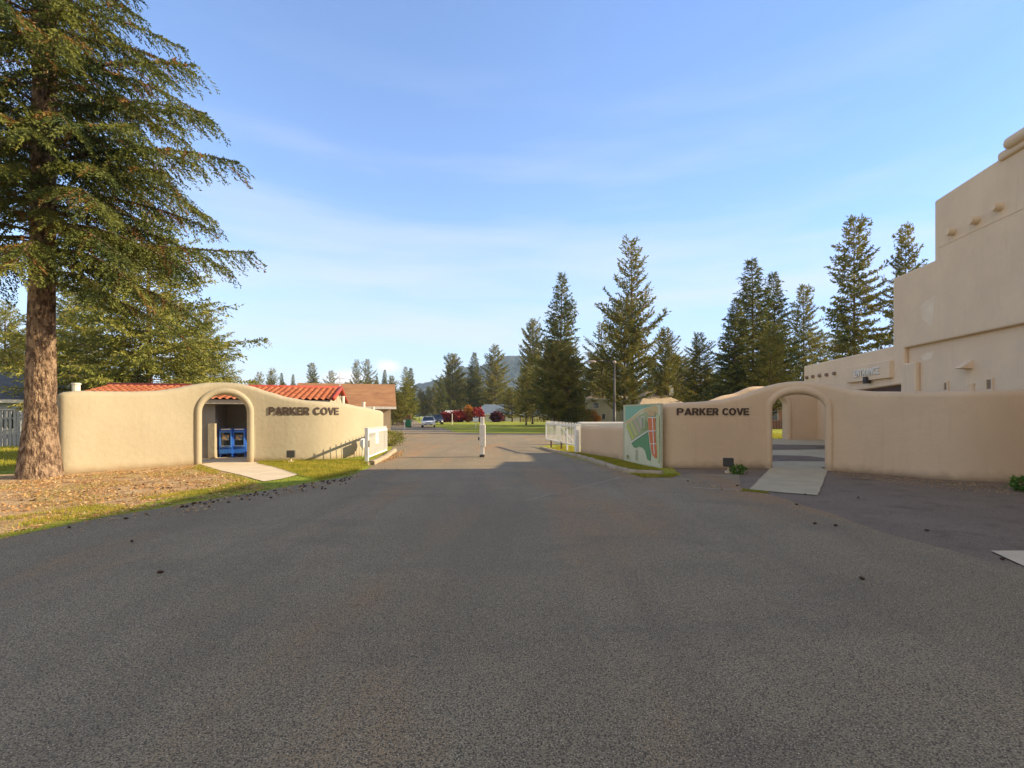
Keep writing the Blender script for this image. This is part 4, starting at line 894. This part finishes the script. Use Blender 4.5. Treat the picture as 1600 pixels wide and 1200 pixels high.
# ------------------------------------------------------------------ vegetation
def quads_leaves(P, D, ln, wd, rng, up=0.3):
    """diamond leaves at P pointing along D"""
    n = len(P); D = D/np.linalg.norm(D, axis=1, keepdims=True); Rv = rng.normal(size=(n, 3)); Rv[:, 2] *= up
    S = np.cross(D, Rv); S /= np.linalg.norm(S, axis=1, keepdims=True)+1e-9
    ln = (ln*rng.uniform(.7, 1.3, n))[:, None]; wd = (wd*rng.uniform(.7, 1.3, n))[:, None]
    V = np.stack([P, P+D*ln*.45+S*wd*.5, P+D*ln, P+D*ln*.45-S*wd*.5], 1).reshape(-1, 3)
    return V, np.arange(4*n).reshape(n, 4)
def tube(pts, rads, n=5):
    V = []; Fc = []
    for i, (p, r) in enumerate(zip(pts, rads)):
        d = (pts[min(i+1, len(pts)-1)]-pts[max(i-1, 0)]); d = d/np.linalg.norm(d); a = np.cross(d, [0.3, 0.2, 1.0] if abs(d[2]) < .9 else [1, 0, 0]); a /= np.linalg.norm(a); b = np.cross(d, a)
        for k in range(n): t = 2*math.pi*k/n; V.append(p+r*(a*math.cos(t)+b*math.sin(t)))
    for i in range(len(pts)-1):
        for k in range(n): q = i*n+k; w = i*n+(k+1) % n; Fc.append((q, w, w+n, q+n))
    return V, Fc
def conifer(name, H, Rm, c0, nb, seed, leafm, barkm, lsz=(.26, .08), tw=.3, droop=.5, tipup=.1, prof=0.8, tr=0.21000000000000002, irregular=.25, twl=.42, clump=0.0, lstep=.085, hang=0.15, tint=.05, extra=(), whorl=True, pitch=.1):
    rng = np.random.default_rng(seed); root = empty(name)
    lean = rng.normal(size=2)*.012*H
    tp = []; tr_ = []
    for k in range(15):
        t = k/14; tp.append(np.array([lean[0]*t*t+.01*H*math.sin(t*5+seed)*.3, lean[1]*t*t, H*t])); tr_.append(tr*(1-t)**.85+.012+(.45*tr*max(0, 1-t*28)**2))
    V, Fc = tube(tp, tr_, 12 if H < 1000 else 12)
    V = [np.array(v) for v in V]; WV = list(V); WF = list(Fc)
    P = []; D = []; T = []
    def trunk(z): t = z/H; return np.array([lean[0]*t*t+.01*H*math.sin(t*5+seed)*.3, lean[1]*t*t, z])
    branches = []
    lobes = [rng.uniform(0, 2*math.pi) for _ in range(5)]
    for i in range(nb):
        t = (i+rng.uniform(-.4, .4))/nb; t = min(max(t, 0), .99); z = c0*H+(1-c0)*H*t**.92
        az = i*2.399+rng.uniform(-.5, .5)
        L_ = Rm*((1-t)**prof)*(1-.45*max(0, .18-t)/.18)*rng.uniform(1-irregular, 1+irregular*.6)*(1+.18*math.sin(az*2+lobes[i % 5]+t*7))+.008*H
        branches.append((z, az, L_, droop*(1-.55*t)*rng.uniform(.7, 1.3), pitch+.55*t*rng.uniform(.6, 1.3)))
    branches += list(extra)
    for z, az, L_, dr, pt in branches:
        d = np.array([math.cos(az), math.sin(az), 0]); side = np.array([-d[1], d[0], 0]); o = trunk(z); n = 8; pts = []
        bend = rng.uniform(-.15, .15)
        for k in range(n+1):
            u = k/n; h = L_*(pt*u-dr*u*u+tipup*u**3); pts.append(o+d*L_*u*(1-.12*dr*u)+side*bend*L_*u*u+np.array([0, 0, h]))
        r0 = max(.006, tr*.16*(L_/Rm)); bv_, bf = tube(pts, [r0*(1-.85*k/n) for k in range(n+1)], 4)
        off = len(WV); WV += bv_; WF += [tuple(x+off for x in f) for f in bf]
        nt_ = max(3, int(L_/tw)); 
        for k in range(nt_*2):
            u = .12+.88*((k//2)+rng.uniform(0, 1))/nt_; u = min(u, 1.0)
            if clump and rng.random() < clump*(1-u): continue
            x = u*n; i0 = min(int(x), n-1); b0 = pts[i0]+(pts[i0+1]-pts[i0])*(x-i0); ax = pts[i0+1]-pts[i0]; ax = ax/np.linalg.norm(ax)
            sg_ = 1 if k % 2 else -1; tl = twl*(1-.62*u)*L_**.75*rng.uniform(.6, 1.25)
            tl = max(tl, lstep*2)
            dd = ax*rng.uniform(.45, .9)+side*sg_*rng.uniform(.5, 1.0)+np.array([0, 0, rng.uniform(-.25, .15)-hang])
            dd /= np.linalg.norm(dd); m_ = max(2, int(tl/lstep)); us = (np.arange(m_)+rng.uniform(0, 1, m_))/m_
            q = b0+np.outer(us*tl, dd)+np.outer(us**2*tl, [0, 0, -hang*1.3]); q += rng.normal(size=q.shape)*lsz[1]*.35
            ld = dd+np.array([0, 0, -hang])+rng.normal(size=q.shape)*.62
            P.append(q); D.append(ld); T.append(np.full(m_, 1.0 if rng.random() < tint else 0.0)*rng.uniform(.5, 1, m_))
        m_ = max(3, int(L_/lstep)); us = rng.uniform(.3, 1, m_); xs = us*n; ii = np.minimum(xs.astype(int), n-1); pa = np.array(pts)
        q = pa[ii]+(pa[ii+1]-pa[ii])*(xs-ii)[:, None]; P.append(q); D.append((pa[ii+1]-pa[ii])/L_*n+rng.normal(size=q.shape)*.5); T.append(np.zeros(m_))
    P = np.concatenate(P); D = np.concatenate(D); T = np.concatenate(T)
    LV, LF = quads_leaves(P, D, lsz[0], lsz[1], rng, .8)
    npmesh('trunk', np.array(WV), WF, barkm, root, True)
    npmesh('crown', LV, LF, leafm, root, False, T)
    root['_H'] = H; root['_R'] = Rm
    return root
def bark_trunk(root, H, r0, z1_, loc_noise, seed, m, lean=(0, 0)):
    """thick furrowed lower trunk with root flare"""
    rng = random.Random(seed); V = []; Fc = []; nu = 90; nz_ = 150
    ph = [rng.uniform(0, 6.28) for _ in range(9)]
    from mathutils import noise
    for k in range(nz_+1):
        z = z1_*k/nz_-.15*(k == 0); t = z/H; r = r0*(1-t)**.75+r0*.15*math.exp(-max(z, 0)*3.2)
        for j in range(nu):
            a = 2*math.pi*j/nu; fl = 1+.13*math.exp(-max(z, 0)*2.0)*(math.sin(5*a+ph[0])+.5*math.sin(3*a+ph[1]))
            x_, y_ = math.cos(a), math.sin(a)
            nn = noise.noise(Vector((x_*4.5, y_*4.5, z*1.7)))+.6*noise.noise(Vector((x_*10, y_*10, z*4.2)))
            rid = abs(nn); rr = r*fl-0.055*max(0, .28-rid)/.28*(1 if z < 7 else .6)+.02*noise.noise(Vector((x_*2, y_*2, z*.7)))
            V.append((x_*rr+lean[0]*t, y_*rr+lean[1]*t, z))
    for k in range(nz_):
        for j in range(nu): a = k*nu+j; b = k*nu+(j+1) % nu; Fc.append((a, b, b+nu, a+nu))
    return npmesh('trunk', V, Fc, m, root, True)

# ---- the large fir on the left
p = gp(66, 746); TX, TY = p.x, p.y
ex = [(8.1, R_(-8), 5.6, .42, .30), (6.1, R_(5), 5.4, .20, .08), (9.4, R_(-14), 4.6, .38, .25), (7.2, R_(-30), 4.9, .5, .12), (6.6, R_(-3), 4.4, .48, .05), (5.9, R_(-50), 3.9, .52, .08), (5.6, R_(12), 3.8, .5, .05), (6.9, R_(20), 4.6, .45, .1), (5.7, R_(-75), 3.4, .5, .1),
      (5.3, R_(-20), 3.6, .42, .05), (5.9, R_(-15), 4.2, .45, .02), (6.4, R_(-28), 4.0, .5, .1), (5.1, R_(30), 3.2, .45, .0), (7.8, R_(-25), 3.8, .5, .2), (8.8, R_(2), 4.2, .45, .2), (10.4, R_(-5), 4.6, .42, .3), (5.6, R_(170), 3.6, .5, .1), (6.2, R_(200), 3.8, .5, .1)]
fir = conifer('large_fir_tree', 21.0, 4.3, .27, 215, 11, LEAF_FIR, BARK, lsz=(.085, .030), tw=.12, droop=.58, tipup=.10, prof=.55, tr=.33, irregular=.42, twl=.40, lstep=.0165, hang=.26, tint=.08, extra=ex, pitch=.18)
fir.location = (TX, TY, 0); tag(fir, 'large old fir with thick furrowed trunk at the left end of the left wall', 'tree')
for k in ('_H', '_R'): del fir[k]
for ch in list(fir.children):
    if ch.name.startswith('trunk'):
        # keep the limbs, replace the smooth stem by the furrowed one
        ch.name = 'limbs'
bark_trunk(fir, 21, .315, 13.5, 0, 4, BARK)
for ch in fir.children:
    if ch.name.startswith('limbs'): ch.scale = (1, 1, 1)

# ---- prototypes for the other conifers
protos = {}
protos['spruce'] = conifer('spruce_tree', 20, 4.2, .06, 165, 21, LEAF_SPR, BARKF, lsz=(.30, .10), tw=.22, droop=.30, tipup=.14, prof=.8, tr=0.195, twl=.42, lstep=.085, hang=.15, tint=.06, pitch=.05)
protos['broad'] = conifer('spruce_tree', 14, 7.0, .04, 210, 29, LEAF_SPR, BARKF, lsz=(.22, .08), tw=.24, droop=.22, tipup=.12, prof=.75, tr=.22, twl=.40, lstep=.075, hang=.18, tint=.06, pitch=.02, irregular=.3)
protos['fir'] = conifer('fir_tree', 20, 3.6, .10, 190, 22, LEAF_DARK, BARKF, lsz=(.33, .115), tw=.22, droop=.34, tipup=.22, prof=.85, tr=0.18, irregular=.3, twl=.42, lstep=.085, hang=.08, tint=.05, pitch=.10)
protos['open_fir'] = conifer('fir_tree', 20, 3.2, .20, 150, 23, LEAF_PINE, BARKF, lsz=(.36, .12), tw=.22, droop=.30, tipup=.25, prof=.55, tr=0.165, irregular=.35, twl=.30, lstep=.085, hang=.03, tint=.06, pitch=.05)
protos['pine'] = conifer('pine_tree', 20, 3.4, .22, 105, 24, LEAF_PINE, BARKF, lsz=(.38, .125), tw=.22, droop=.05, tipup=.35, prof=.62, tr=0.195, irregular=.65, twl=.40, lstep=.085, hang=-.08, tint=.10, clump=.55, pitch=.12)
protos['pine2'] = conifer('pine_tree', 20, 4.2, .14, 165, 25, LEAF_PINE, BARKF, lsz=(.38, .13), tw=.22, droop=.12, tipup=.3, prof=.5, tr=0.21000000000000002, irregular=.4, twl=.36, lstep=.085, hang=-.04, tint=.08, clump=.4, pitch=.08)
protos['gold'] = conifer('pine_tree', 20, 4.0, .12, 160, 26, leaf_mat('golden pine needles', (.12, .13, .028), (.27, .235, .05), (.30, .17, .04), .3, .5), BARKF, lsz=(.38, .13), tw=.22, droop=.12, tipup=.25, prof=.55, tr=0.1875, irregular=.4, twl=.36, lstep=.085, hang=0, tint=.12, clump=.35, pitch=.08)
protos['bushy'] = conifer('pine_tree', 20, 6.0, .10, 160, 27, LEAF_PINE, BARKF, lsz=(.42, .15), tw=.26, droop=.15, tipup=.25, prof=.32, tr=0.22499999999999998, irregular=.35, twl=.36, lstep=.085, hang=0, tint=.12, clump=.3, pitch=.05)
used = set(); rt_ = random.Random(5)
TREES = 0
def tree(kind, px, top, Y, hw, label, group=None, base=0.0):
    global TREES
    src = protos[kind]; H0, R0 = (src['_H'], src['_R']) if '_H' in src else PR[kind]
    PR[kind] = (H0, R0)
    o = copy_tree(src); o.name = src.name.split('.')[0]
    for k in ('_H', '_R'):
        if k in o: del o[k]
    p = at(px, top, Y); s = (hw*Y/F)/R0; o.location = (p.x, p.y, g(p.x, p.y)-0.05); o.scale = (s, s, (p.z)/H0); o.rotation_euler = (0, 0, rt_.uniform(0, 6.28))
    tag(o, label, 'tree', group); TREES += 1
    return o
PR = {}
# left, behind the wall
tree('broad', 232, 335, 30, 175, 'broad yellow green spruce behind the left wall and the red tiled roof')
tree('broad', 118, 440, 36, 110, 'spruce behind the fir trunk, over the far left end of the left wall')
tree('broad', 8, 470, 33, 80, 'spruce cut by the left edge of the picture, behind the grey fence')
tree('broad', 318, 480, 40, 70, 'lighter spruce at the right flank of the broad one, over the left arch')
for px, top, Y, hw, k, lb_ in ((405, 582, 85, 16, 'pine', 'small tree top just right of the broad spruce, above the red tile roof'), (424, 576, 90, 17, 'pine', 'round topped pine above the red tile roof, over the first lettering word'),
        (441, 583, 95, 11, 'fir', 'small pointed fir above the middle of the red tile ridge'), (457, 585, 95, 10, 'fir', 'small fir left of the slim spruce above the tile roof'), (487, 567, 80, 14, 'open_fir', 'slim spire shaped conifer above the right half of the tile roof'),
        (518, 580, 80, 17, 'pine', 'ragged pine beside the antenna mast'), (556, 563, 90, 15, 'pine', 'left one of two tall pines above the brown shingle roof'), (573, 562, 92, 18, 'pine', 'right one of two tall pines above the brown shingle roof'),
        (600, 578, 95, 13, 'fir', 'pointed fir above the right end of the brown shingle roof'), (588, 588, 100, 12, 'fir', 'short fir between the pines and the end of the shingle roof')):
    tree(k, px, top, Y, hw, lb_)
tree('spruce', 634, 573, 82, 22, 'dense spruce left of the far road, above the brown fence')
tree('fir', 641, 575, 88, 18, 'dark fir directly behind the dense spruce left of the far road')
tree('gold', 614, 588, 84, 15, 'smaller yellowish tree left of the dense spruce by the far road')
tree('gold', 623, 612, 76, 16, 'low yellow green tree beside the end of the left wall')
for px, top, hw in ((655, 608, 9), (663, 612, 8), (671, 604, 10), (680, 598, 10)): tree('gold', px, top, 190, hw, 'distant golden tree lining the far end of the road', 'trees lining the far end of the road')
tree('fir', 690, 588, 150, 14, 'fir at the right edge of the far road, left of the lawn pines')
tree('pine2', 707, 554, 165, 27, 'tall pine behind the red shrubs, leftmost over the lawn')
tree('fir', 741, 551, 170, 24, 'dark fir behind the bungalow, between two pines')
tree('gold', 773, 541, 165, 26, 'tall golden green pine behind the right end of the bungalow')
tree('gold', 800, 606, 130, 24, 'golden pine in front of the hill, right of the bungalow')
tree('pine2', 832, 501, 95, 26, 'open topped pine left of the two tall trees by the gate')
tree('gold', 822, 572, 85, 24, 'short golden pine on the lawn left of the right gate')
tree('fir', 875, 429, 70, 48, 'tall dark fir rising behind the right gate')
tree('bushy', 866, 538, 62, 42, 'dark bushy pine below the tall fir behind the right gate')
tree('pine2', 888, 545, 60, 36, 'bushy pine with bare trunk right of the gate posts')
tree('pine', 989, 374, 60, 50, 'tallest pine, ragged topped, behind the street lamp')
tree('pine2', 975, 470, 58, 44, 'bushy pine in front of the tallest pine')
tree('pine', 942, 505, 75, 34, 'sparse dark pine between the gate fir and the street lamp')
tree('bushy', 935, 560, 82, 40, 'low dark pine behind the cream house')
tree('pine2', 1040, 514, 72, 30, 'narrow pine right of the tallest pine, over the map board')
tree('gold', 1096, 522, 62, 33, 'golden green pine above the right wall lettering')
tree('bushy', 1060, 560, 85, 45, 'dark pine in the back row above the right wall lettering')
tree('fir', 1178, 409, 52, 62, 'big dark fir, tallest of the clump left of the right arch')
tree('fir', 1213, 428, 55, 52, 'dark fir on the right flank of the big clump')
tree('fir', 1146, 470, 50, 45, 'dark fir on the left flank of the big clump')
tree('gold', 1200, 512, 47, 36, 'golden lit spruce low in the middle of the big fir clump')
tree('open_fir', 1256, 446, 62, 32, 'slender airy conifer between the big clump and the tall open fir')
tree('open_fir', 1335, 346, 46, 50, 'tall open fir with bare lower trunk above the entrance wing')
tree('spruce', 1318, 498, 52, 42, 'low spruce at the foot of the tall open fir')
tree('open_fir', 1283, 520, 66, 28, 'thin short conifer left of the tall open fir')
tree('open_fir', 1415, 360, 44, 36, 'fir top showing over the lower step of the pueblo building')
tree('fir', 1120, 585, 90, 40, 'low dark fir in the back row over the end of the right lettering')
# distant belt
for i in range(46):
    px = 395+i*12.5+rt_.uniform(-5, 5)
    if 640 < px < 686: continue
    tree(rt_.choice(['fir', 'pine', 'gold', 'pine2']), px, rt_.uniform(592, 612) if px < 640 else rt_.uniform(585, 608), rt_.uniform(190, 260), rt_.uniform(10, 16), 'distant conifer in the tree line along the horizon', 'distant tree line along the horizon')
for i in range(10): tree(rt_.choice(['fir', 'bushy']), 985+i*32, rt_.uniform(560, 590), rt_.uniform(85, 110), 26, 'dark conifer in the back row behind the right wall', 'back row of dark conifers')
for i in range(6): tree('spruce', -60+i*34, rt_.uniform(520, 560), rt_.uniform(60, 75), 34, 'green conifer far behind the grey house', 'conifers behind the grey house')
for k in protos.values():
    for ch in list(k.children): bpy.data.objects.remove(ch)
    bpy.data.objects.remove(k)

# shrubs
def shrub(name, loc, r, h, n, m, label, lsz=(.1, .05), seed=1, stems=6, group=None, cat='shrub'):
    rng = np.random.default_rng(seed); root = empty(name, loc); tag(root, label, cat, group)
    d = rng.normal(size=(n, 3)); d /= np.linalg.norm(d, axis=1, keepdims=True); lob = 1+.25*np.sin(d[:, 0]*5+seed)*np.cos(d[:, 1]*4+seed*2)+.12*rng.normal(size=n)
    rad = rng.uniform(.45, 1, n)**.5*lob; P = d*rad[:, None]*np.array([r, r, h*.45])+np.array([0, 0, h*.52]); P[:, 2] = np.abs(P[:, 2])
    LV, LF = quads_leaves(P, d+rng.normal(size=d.shape)*.8, lsz[0], lsz[1], rng, 1)
    npmesh('foliage', LV, LF, m, root, False, (rng.random(n) < .1)*1.0)
    b = MB()
    for i in range(stems): a = 6.28*i/stems; b.cyl((0, 0, 0), (r*.5*math.cos(a), r*.5*math.sin(a), h*.7), .02*h, .006*h, 5)
    b.build('stem', BARKF, root); return root
Y_ = 120
for i, (px, py, w, h, m, lb_) in enumerate(((697, 645, 9, 2.4, LEAF_RED, 'low bright red shrub by the far road'), (716, 643, 13, 2.9, LEAF_RED, 'wide dark red hedge in front of the garage'), (732, 636, 8, 4.2, LEAF_ORA, 'orange tree between the garage and the bungalow'),
        (746, 641, 10, 3.6, LEAF_RED, 'tall red shrub before the bungalow, left of its front'), (776, 645, 9, 2.6, LEAF_PUR, 'purple leaved shrub in front of the bungalow wall'))):
    p = at(px, py, 125); shrub('shrub', (p.x, 125, 0), w*125/F, h, 2600, m, lb_, (.4, .25), i+3)
p = gp(1154, 741); shrub('weed', (p.x, p.y, 0), .16, .24, 260, LEAF_GRN, 'green weed beside the dark floodlight under the right lettering', (.09, .04), 31, cat='plant')
p = gp(1602, 768); shrub('weed', (p.x, p.y, 0), .22, .3, 500, LEAF_GRN, 'bright green weed at the foot of the right wall, at the picture edge', (.08, .04), 32, cat='plant')
shrub('shrub', (-6.6, 26.0, 0), .75, .8, 2600, LEAF_SPR, 'low brushy shrub just beyond the end of the left wall', (.12, .03), 33)
shrub('shrub', (9.6, 62, 0), 1.5, 2.3, 2600, LEAF_ORA, 'orange autumn shrub right of the gate posts', (.25, .15), 34)
shrub('shrub', (8.0, 60, 0), 1.7, 2.8, 3200, LEAF_DARK, 'dark low evergreen between the gate and the orange shrub', (.3, .08), 35)

# grass blades and litter
def scatter_poly(poly, n, rng):
    P = np.array(poly); lo = P.min(0); hi = P.max(0); out_ = []
    x = rng.uniform(lo[0], hi[0], n*3); y = rng.uniform(lo[1], hi[1], n*3); ins = np.zeros(n*3, bool); j = len(P)-1
    for i in range(len(P)):
        xi, yi = P[i]; xj, yj = P[j]; c = ((yi > y) != (yj > y)) & (x < (xj-xi)*(y-yi)/(yj-yi+1e-12)+xi); ins ^= c; j = i
    return np.stack([x[ins], y[ins]], 1)[:n]
def blades(name, poly, n, h, m, label, seed, w=.008, lie=0.35, cover=None, z=.004, tint=.15):
    rng = np.random.default_rng(seed); p = scatter_poly(poly, n, rng)
    if cover:
        from mathutils import noise
        keep = np.array([noise.noise(Vector((q[0]*cover[0], q[1]*cover[0], seed)))+cover[1] > rng.uniform(-.15, .15) for q in p]); p = p[keep]
    P = np.c_[p, np.full(len(p), z)]; k = len(P); D = np.c_[rng.normal(size=(k, 2))*lie, np.ones(k)]
    V, Fc = quads_leaves(P, D, h, w, rng, .2)
    o = npmesh(name, V, Fc, m, None, False, (rng.random(k) < tint)*rng.uniform(.4, 1, k)); tag(o, label, 'grass' if 'grass' in name else 'litter', kind='stuff'); return o
blades('verge_grass', [G(402, 725), G(405, 722), G(440, 720), G(500, 720), G(545, 720), (-5.3, 17.2), G(575, 728), G(548, 741), G(500, 751), G(470, 744), G(430, 731)], 26000, .075, GRASS, 'short yellow green grass between the left walk and the left gate', 41)
blades('verge_grass', [G(312, 727), G(345, 738), G(378, 746), G(402, 757), G(370, 768), G(240, 792), G(100, 815), G(0, 830), G(0, 812), G(80, 800), G(220, 780), G(340, 762), G(372, 752), G(335, 744), G(300, 732)], 26000, .055, GRASS, 'thin grass strip along the shaded road edge at left', 42, cover=(1.3, .12))
blades('bank_grass', [G(0, 842), G(0, 760), G(100, 748), G(300, 731), G(400, 757), G(250, 790)], 9000, .05, GRASS, 'sparse dry grass over the bare bank in front of the left wall', 43, cover=(.8, -.05), tint=.6)
blades('gate_grass', [G(846, 700), (2.1, 23.6), (2.3, 25.4), (3.1, 24.8), (3.0, 20.9), (3.9, 17.2), G(1036, 737), G(1034, 740), G(985, 737.5), G(923, 718.5), G(880, 708), G(864, 704)], 26000, .07, GRASS, 'green grass between the kerb and the low right wall', 44)
blades('corner_grass', [G(985, 741), G(1036, 743.5), G(1062, 741), G(1050, 747), G(1005, 747)], 3000, .06, GRASS, 'grass tuft strip spilling over the kerb below the map board', 45)
blades('court_lawn_grass', [(10, 23.6), (14, 24), (16, 28), (18, 36), (12, 36), (10, 28)], 9000, .12, GRASS, 'yellow grass beyond the court, seen through both right arches', 46, w=.02, z=.45)
blades('left_lawn_grass', [(-13.5, 14.8), (-16.5, 13.2), (-26, 20), (-24, 30), (-17, 24)], 16000, .11, GRASS, 'green lawn at the far left behind the fir trunk', 47, w=.02)
blades('path_edge_grass', [G(1160, 765), G(1200, 770), G(1202, 772), G(1158, 768)], 700, .04, GRASS, 'dry grass along the foot of the right walk', 48)
# flat litter of leaves and needles
def litter(name, poly, n, m, label, seed, ln=.06, wd=.03, cover=None, z=.014):
    rng = np.random.default_rng(seed); p = scatter_poly(poly, n, rng)
    if cover:
        from mathutils import noise
        keep = np.array([noise.noise(Vector((q[0]*cover[0], q[1]*cover[0], seed)))+cover[1] > rng.uniform(-.2, .2) for q in p]); p = p[keep]
    k = len(p); P = np.c_[p, rng.uniform(z, z+.02, k)]; D = np.c_[rng.normal(size=(k, 2)), rng.uniform(-.1, .35, k)]
    V, Fc = quads_leaves(P, D, ln, wd, rng, 3)
    o = npmesh(name, V, Fc, m, None, False, (rng.random(k) < .3)*rng.uniform(.3, 1, k)); tag(o, label, 'litter', kind='stuff'); return o
BANK = [G(0, 838), G(0, 755), G(100, 744), G(308, 728), G(340, 740), G(400, 757), G(420, 764), G(300, 784), G(150, 811)]
litter('leaf_litter', BANK, 15000, STRAW, 'dry brown leaves and needles over the bank below the left wall', 51, .06, .022, (1.6, .05))
litter('leaf_litter', [G(0, 852), G(0, 838), G(150, 809), G(300, 783), G(420, 763), G(560, 738), G(640, 730), G(560, 750), G(440, 778), G(250, 815)], 1500, STRAW, 'brown needles drifted along the left edge of the asphalt', 52, .06, .02, (1.2, -.05))
litter('leaf_litter', [G(860, 707), G(980, 741), G(1050, 746), G(1170, 768), G(1160, 775), G(1040, 756), G(960, 744)], 900, STRAW, 'brown leaves along the kerb foot below the map board', 53, .05, .02, (1.5, -.02))
litter('leaf_litter', [G(1300, 736), G(1530, 756), G(1600, 758), G(1600, 775), G(1500, 768), G(1300, 745)], 1500, STRAW, 'brown needles along the foot of the right wall', 54, .045, .012)
litter('leaf_litter', [G(576, 727), G(600, 716), G(632, 703), G(628, 712), G(600, 724)], 900, STRAW, 'dead leaves gathered around the left gate kerb', 55, .06, .03)
# pine cones
CONEM = mat('pine cone', (0.09, 0.05, 0.028), 0.9, (0.05, 0.028, 0.016), 30, 0.8, 60)
def cone_mesh():
    V = []; Fc = []; rr = random.Random(3); n = 10; m_ = 9
    for i in range(m_+1):
        t = i/m_; r = .026*math.sin(math.pi*min(1, .12+t*.85))**.7
        for j in range(n): a = 2*math.pi*(j+.5*(i % 2))/n; q = r*(1+.28*((i+j) % 2)); V.append((-.055+.11*t, q*math.cos(a), q*math.sin(a)+.022))
    for i in range(m_):
        for j in range(n): a = i*n+j; b = i*n+(j+1) % n; Fc.append((a, b, b+n, a+n))
    return V, Fc
cv, cf = cone_mesh(); c0 = npmesh('pine_cone', cv, cf, CONEM); cme = c0.data; bpy.data.objects.remove(c0)
def cone(px, py, label, group=None, s=1.0):
    o = bpy.data.objects.new('pine_cone', cme); COL.objects.link(o); p = gp(px, py); o.location = (p.x, p.y, .013); o.rotation_euler = (rt_.uniform(0, 6), 0, rt_.uniform(0, 6.28)); o.rotation_euler[0] = 0; s *= .42; o.scale = (s*1.15, s, s)
    tag(o, label, 'pine cone', group)
for i in range(85):
    t = rt_.random()**.6; px = 250+t*300; py = 796-(px-250)*.172+abs(rt_.gauss(0, 5))+rt_.uniform(-1, 4)
    cone(px, py, 'small dark pine cone strewn along the left edge of the asphalt', 'pine cones along the left road edge', rt_.uniform(.8, 1.3))
for i in range(70):
    px = rt_.uniform(30, 390); py = rt_.uniform(752, 775) + (300-px)*.06
    cone(px, py, 'small dark pine cone lying on the bare bank before the left wall', 'pine cones on the left bank', rt_.uniform(.7, 1.2))
for px, py, lb_ in ((108, 826, 'pine cone alone on the shaded asphalt nearest the left picture edge'), (197, 812, 'pine cone on the asphalt, second from the left picture edge'), (206, 848, 'pine cone on open asphalt left of the middle'), (251, 897, 'nearest pine cone on the left half of the asphalt'),
        (1347, 907, 'pine cone nearest the camera on the right half of the asphalt'), (1448, 831, 'pine cone beside the worn concrete edge at right'), (1306, 823, 'right one of two pine cones below the right walk'), (1273, 820, 'left one of two pine cones below the right walk'),
        (1245, 790, 'pine cone just below the foot of the right walk'), (1341, 779, 'pine cone on the dark strip right of the right walk'), (1258, 774, 'pine cone touching the lower edge of the right walk'), (1152, 760, 'pine cone left of the right walk'), (1567, 876, 'pine cone on the corner of the concrete slab at right'), (1075, 753, 'pine cone near the kerb end below the map board')):
    cone(px, py, lb_, None, 1.15)

# ------------------------------------------------------------------ hills
from mathutils import noise as _n
def hill(name, pts, Y, depth, seed):
    V = []; Fc = []; xs = np.linspace(0, len(pts)-1, 150); nd = 16
    for xi in xs:
        i = min(int(xi), len(pts)-2); u = xi-i; u = u*u*(3-2*u)*.6+u*.4; px = pts[i][0]+(pts[i+1][0]-pts[i][0])*(xi-i); py = pts[i][1]+(pts[i+1][1]-pts[i][1])*u
        q = at(px, py, Y)
        for k in range(nd+1):
            t = k/nd; y = Y-depth+depth*2*t; z = q.z*math.sin(math.pi*min(1, t))**1.2
            z += _n.noise(Vector((q.x*.012, y*.012, seed)))*18*math.sin(math.pi*t)+_n.noise(Vector((q.x*.1, y*.1, seed)))*5*math.sin(math.pi*t)
            V.append((q.x*(y/Y)**.0, y, z-2))
    for i in range(len(xs)-1):
        for k in range(nd): a = i*(nd+1)+k; Fc.append((a, a+nd+1, a+nd+2, a+1))
    o = npmesh(name, V, Fc, HILLM, None, True); tag(o, kind='structure')
hill('hill', [(600, 648), (640, 618), (655, 604), (690, 592), (730, 578), (770, 566), (800, 560), (830, 556), (870, 560), (930, 580), (1000, 600), (1080, 625), (1150, 648)], 1700, 500, 3)

# ------------------------------------------------------------------ air
hz = MB(); hz.box((0, 1100, 200), (3600, 2640, 402)); ho = hz.build('haze', None); tag(ho, kind='stuff')
hm = bpy.data.materials.new('air'); hm.use_nodes = True; t = hm.node_tree; t.nodes.clear()
pv = N(t, 'ShaderNodeVolumePrincipled'); pv.inputs['Density'].default_value = 0.00016; pv.inputs['Color'].default_value = (.62, .78, 1.0, 1)
oo = N(t, 'ShaderNodeOutputMaterial'); t.links.new(pv.outputs[0], oo.inputs['Volume']); ho.data.materials.append(hm)
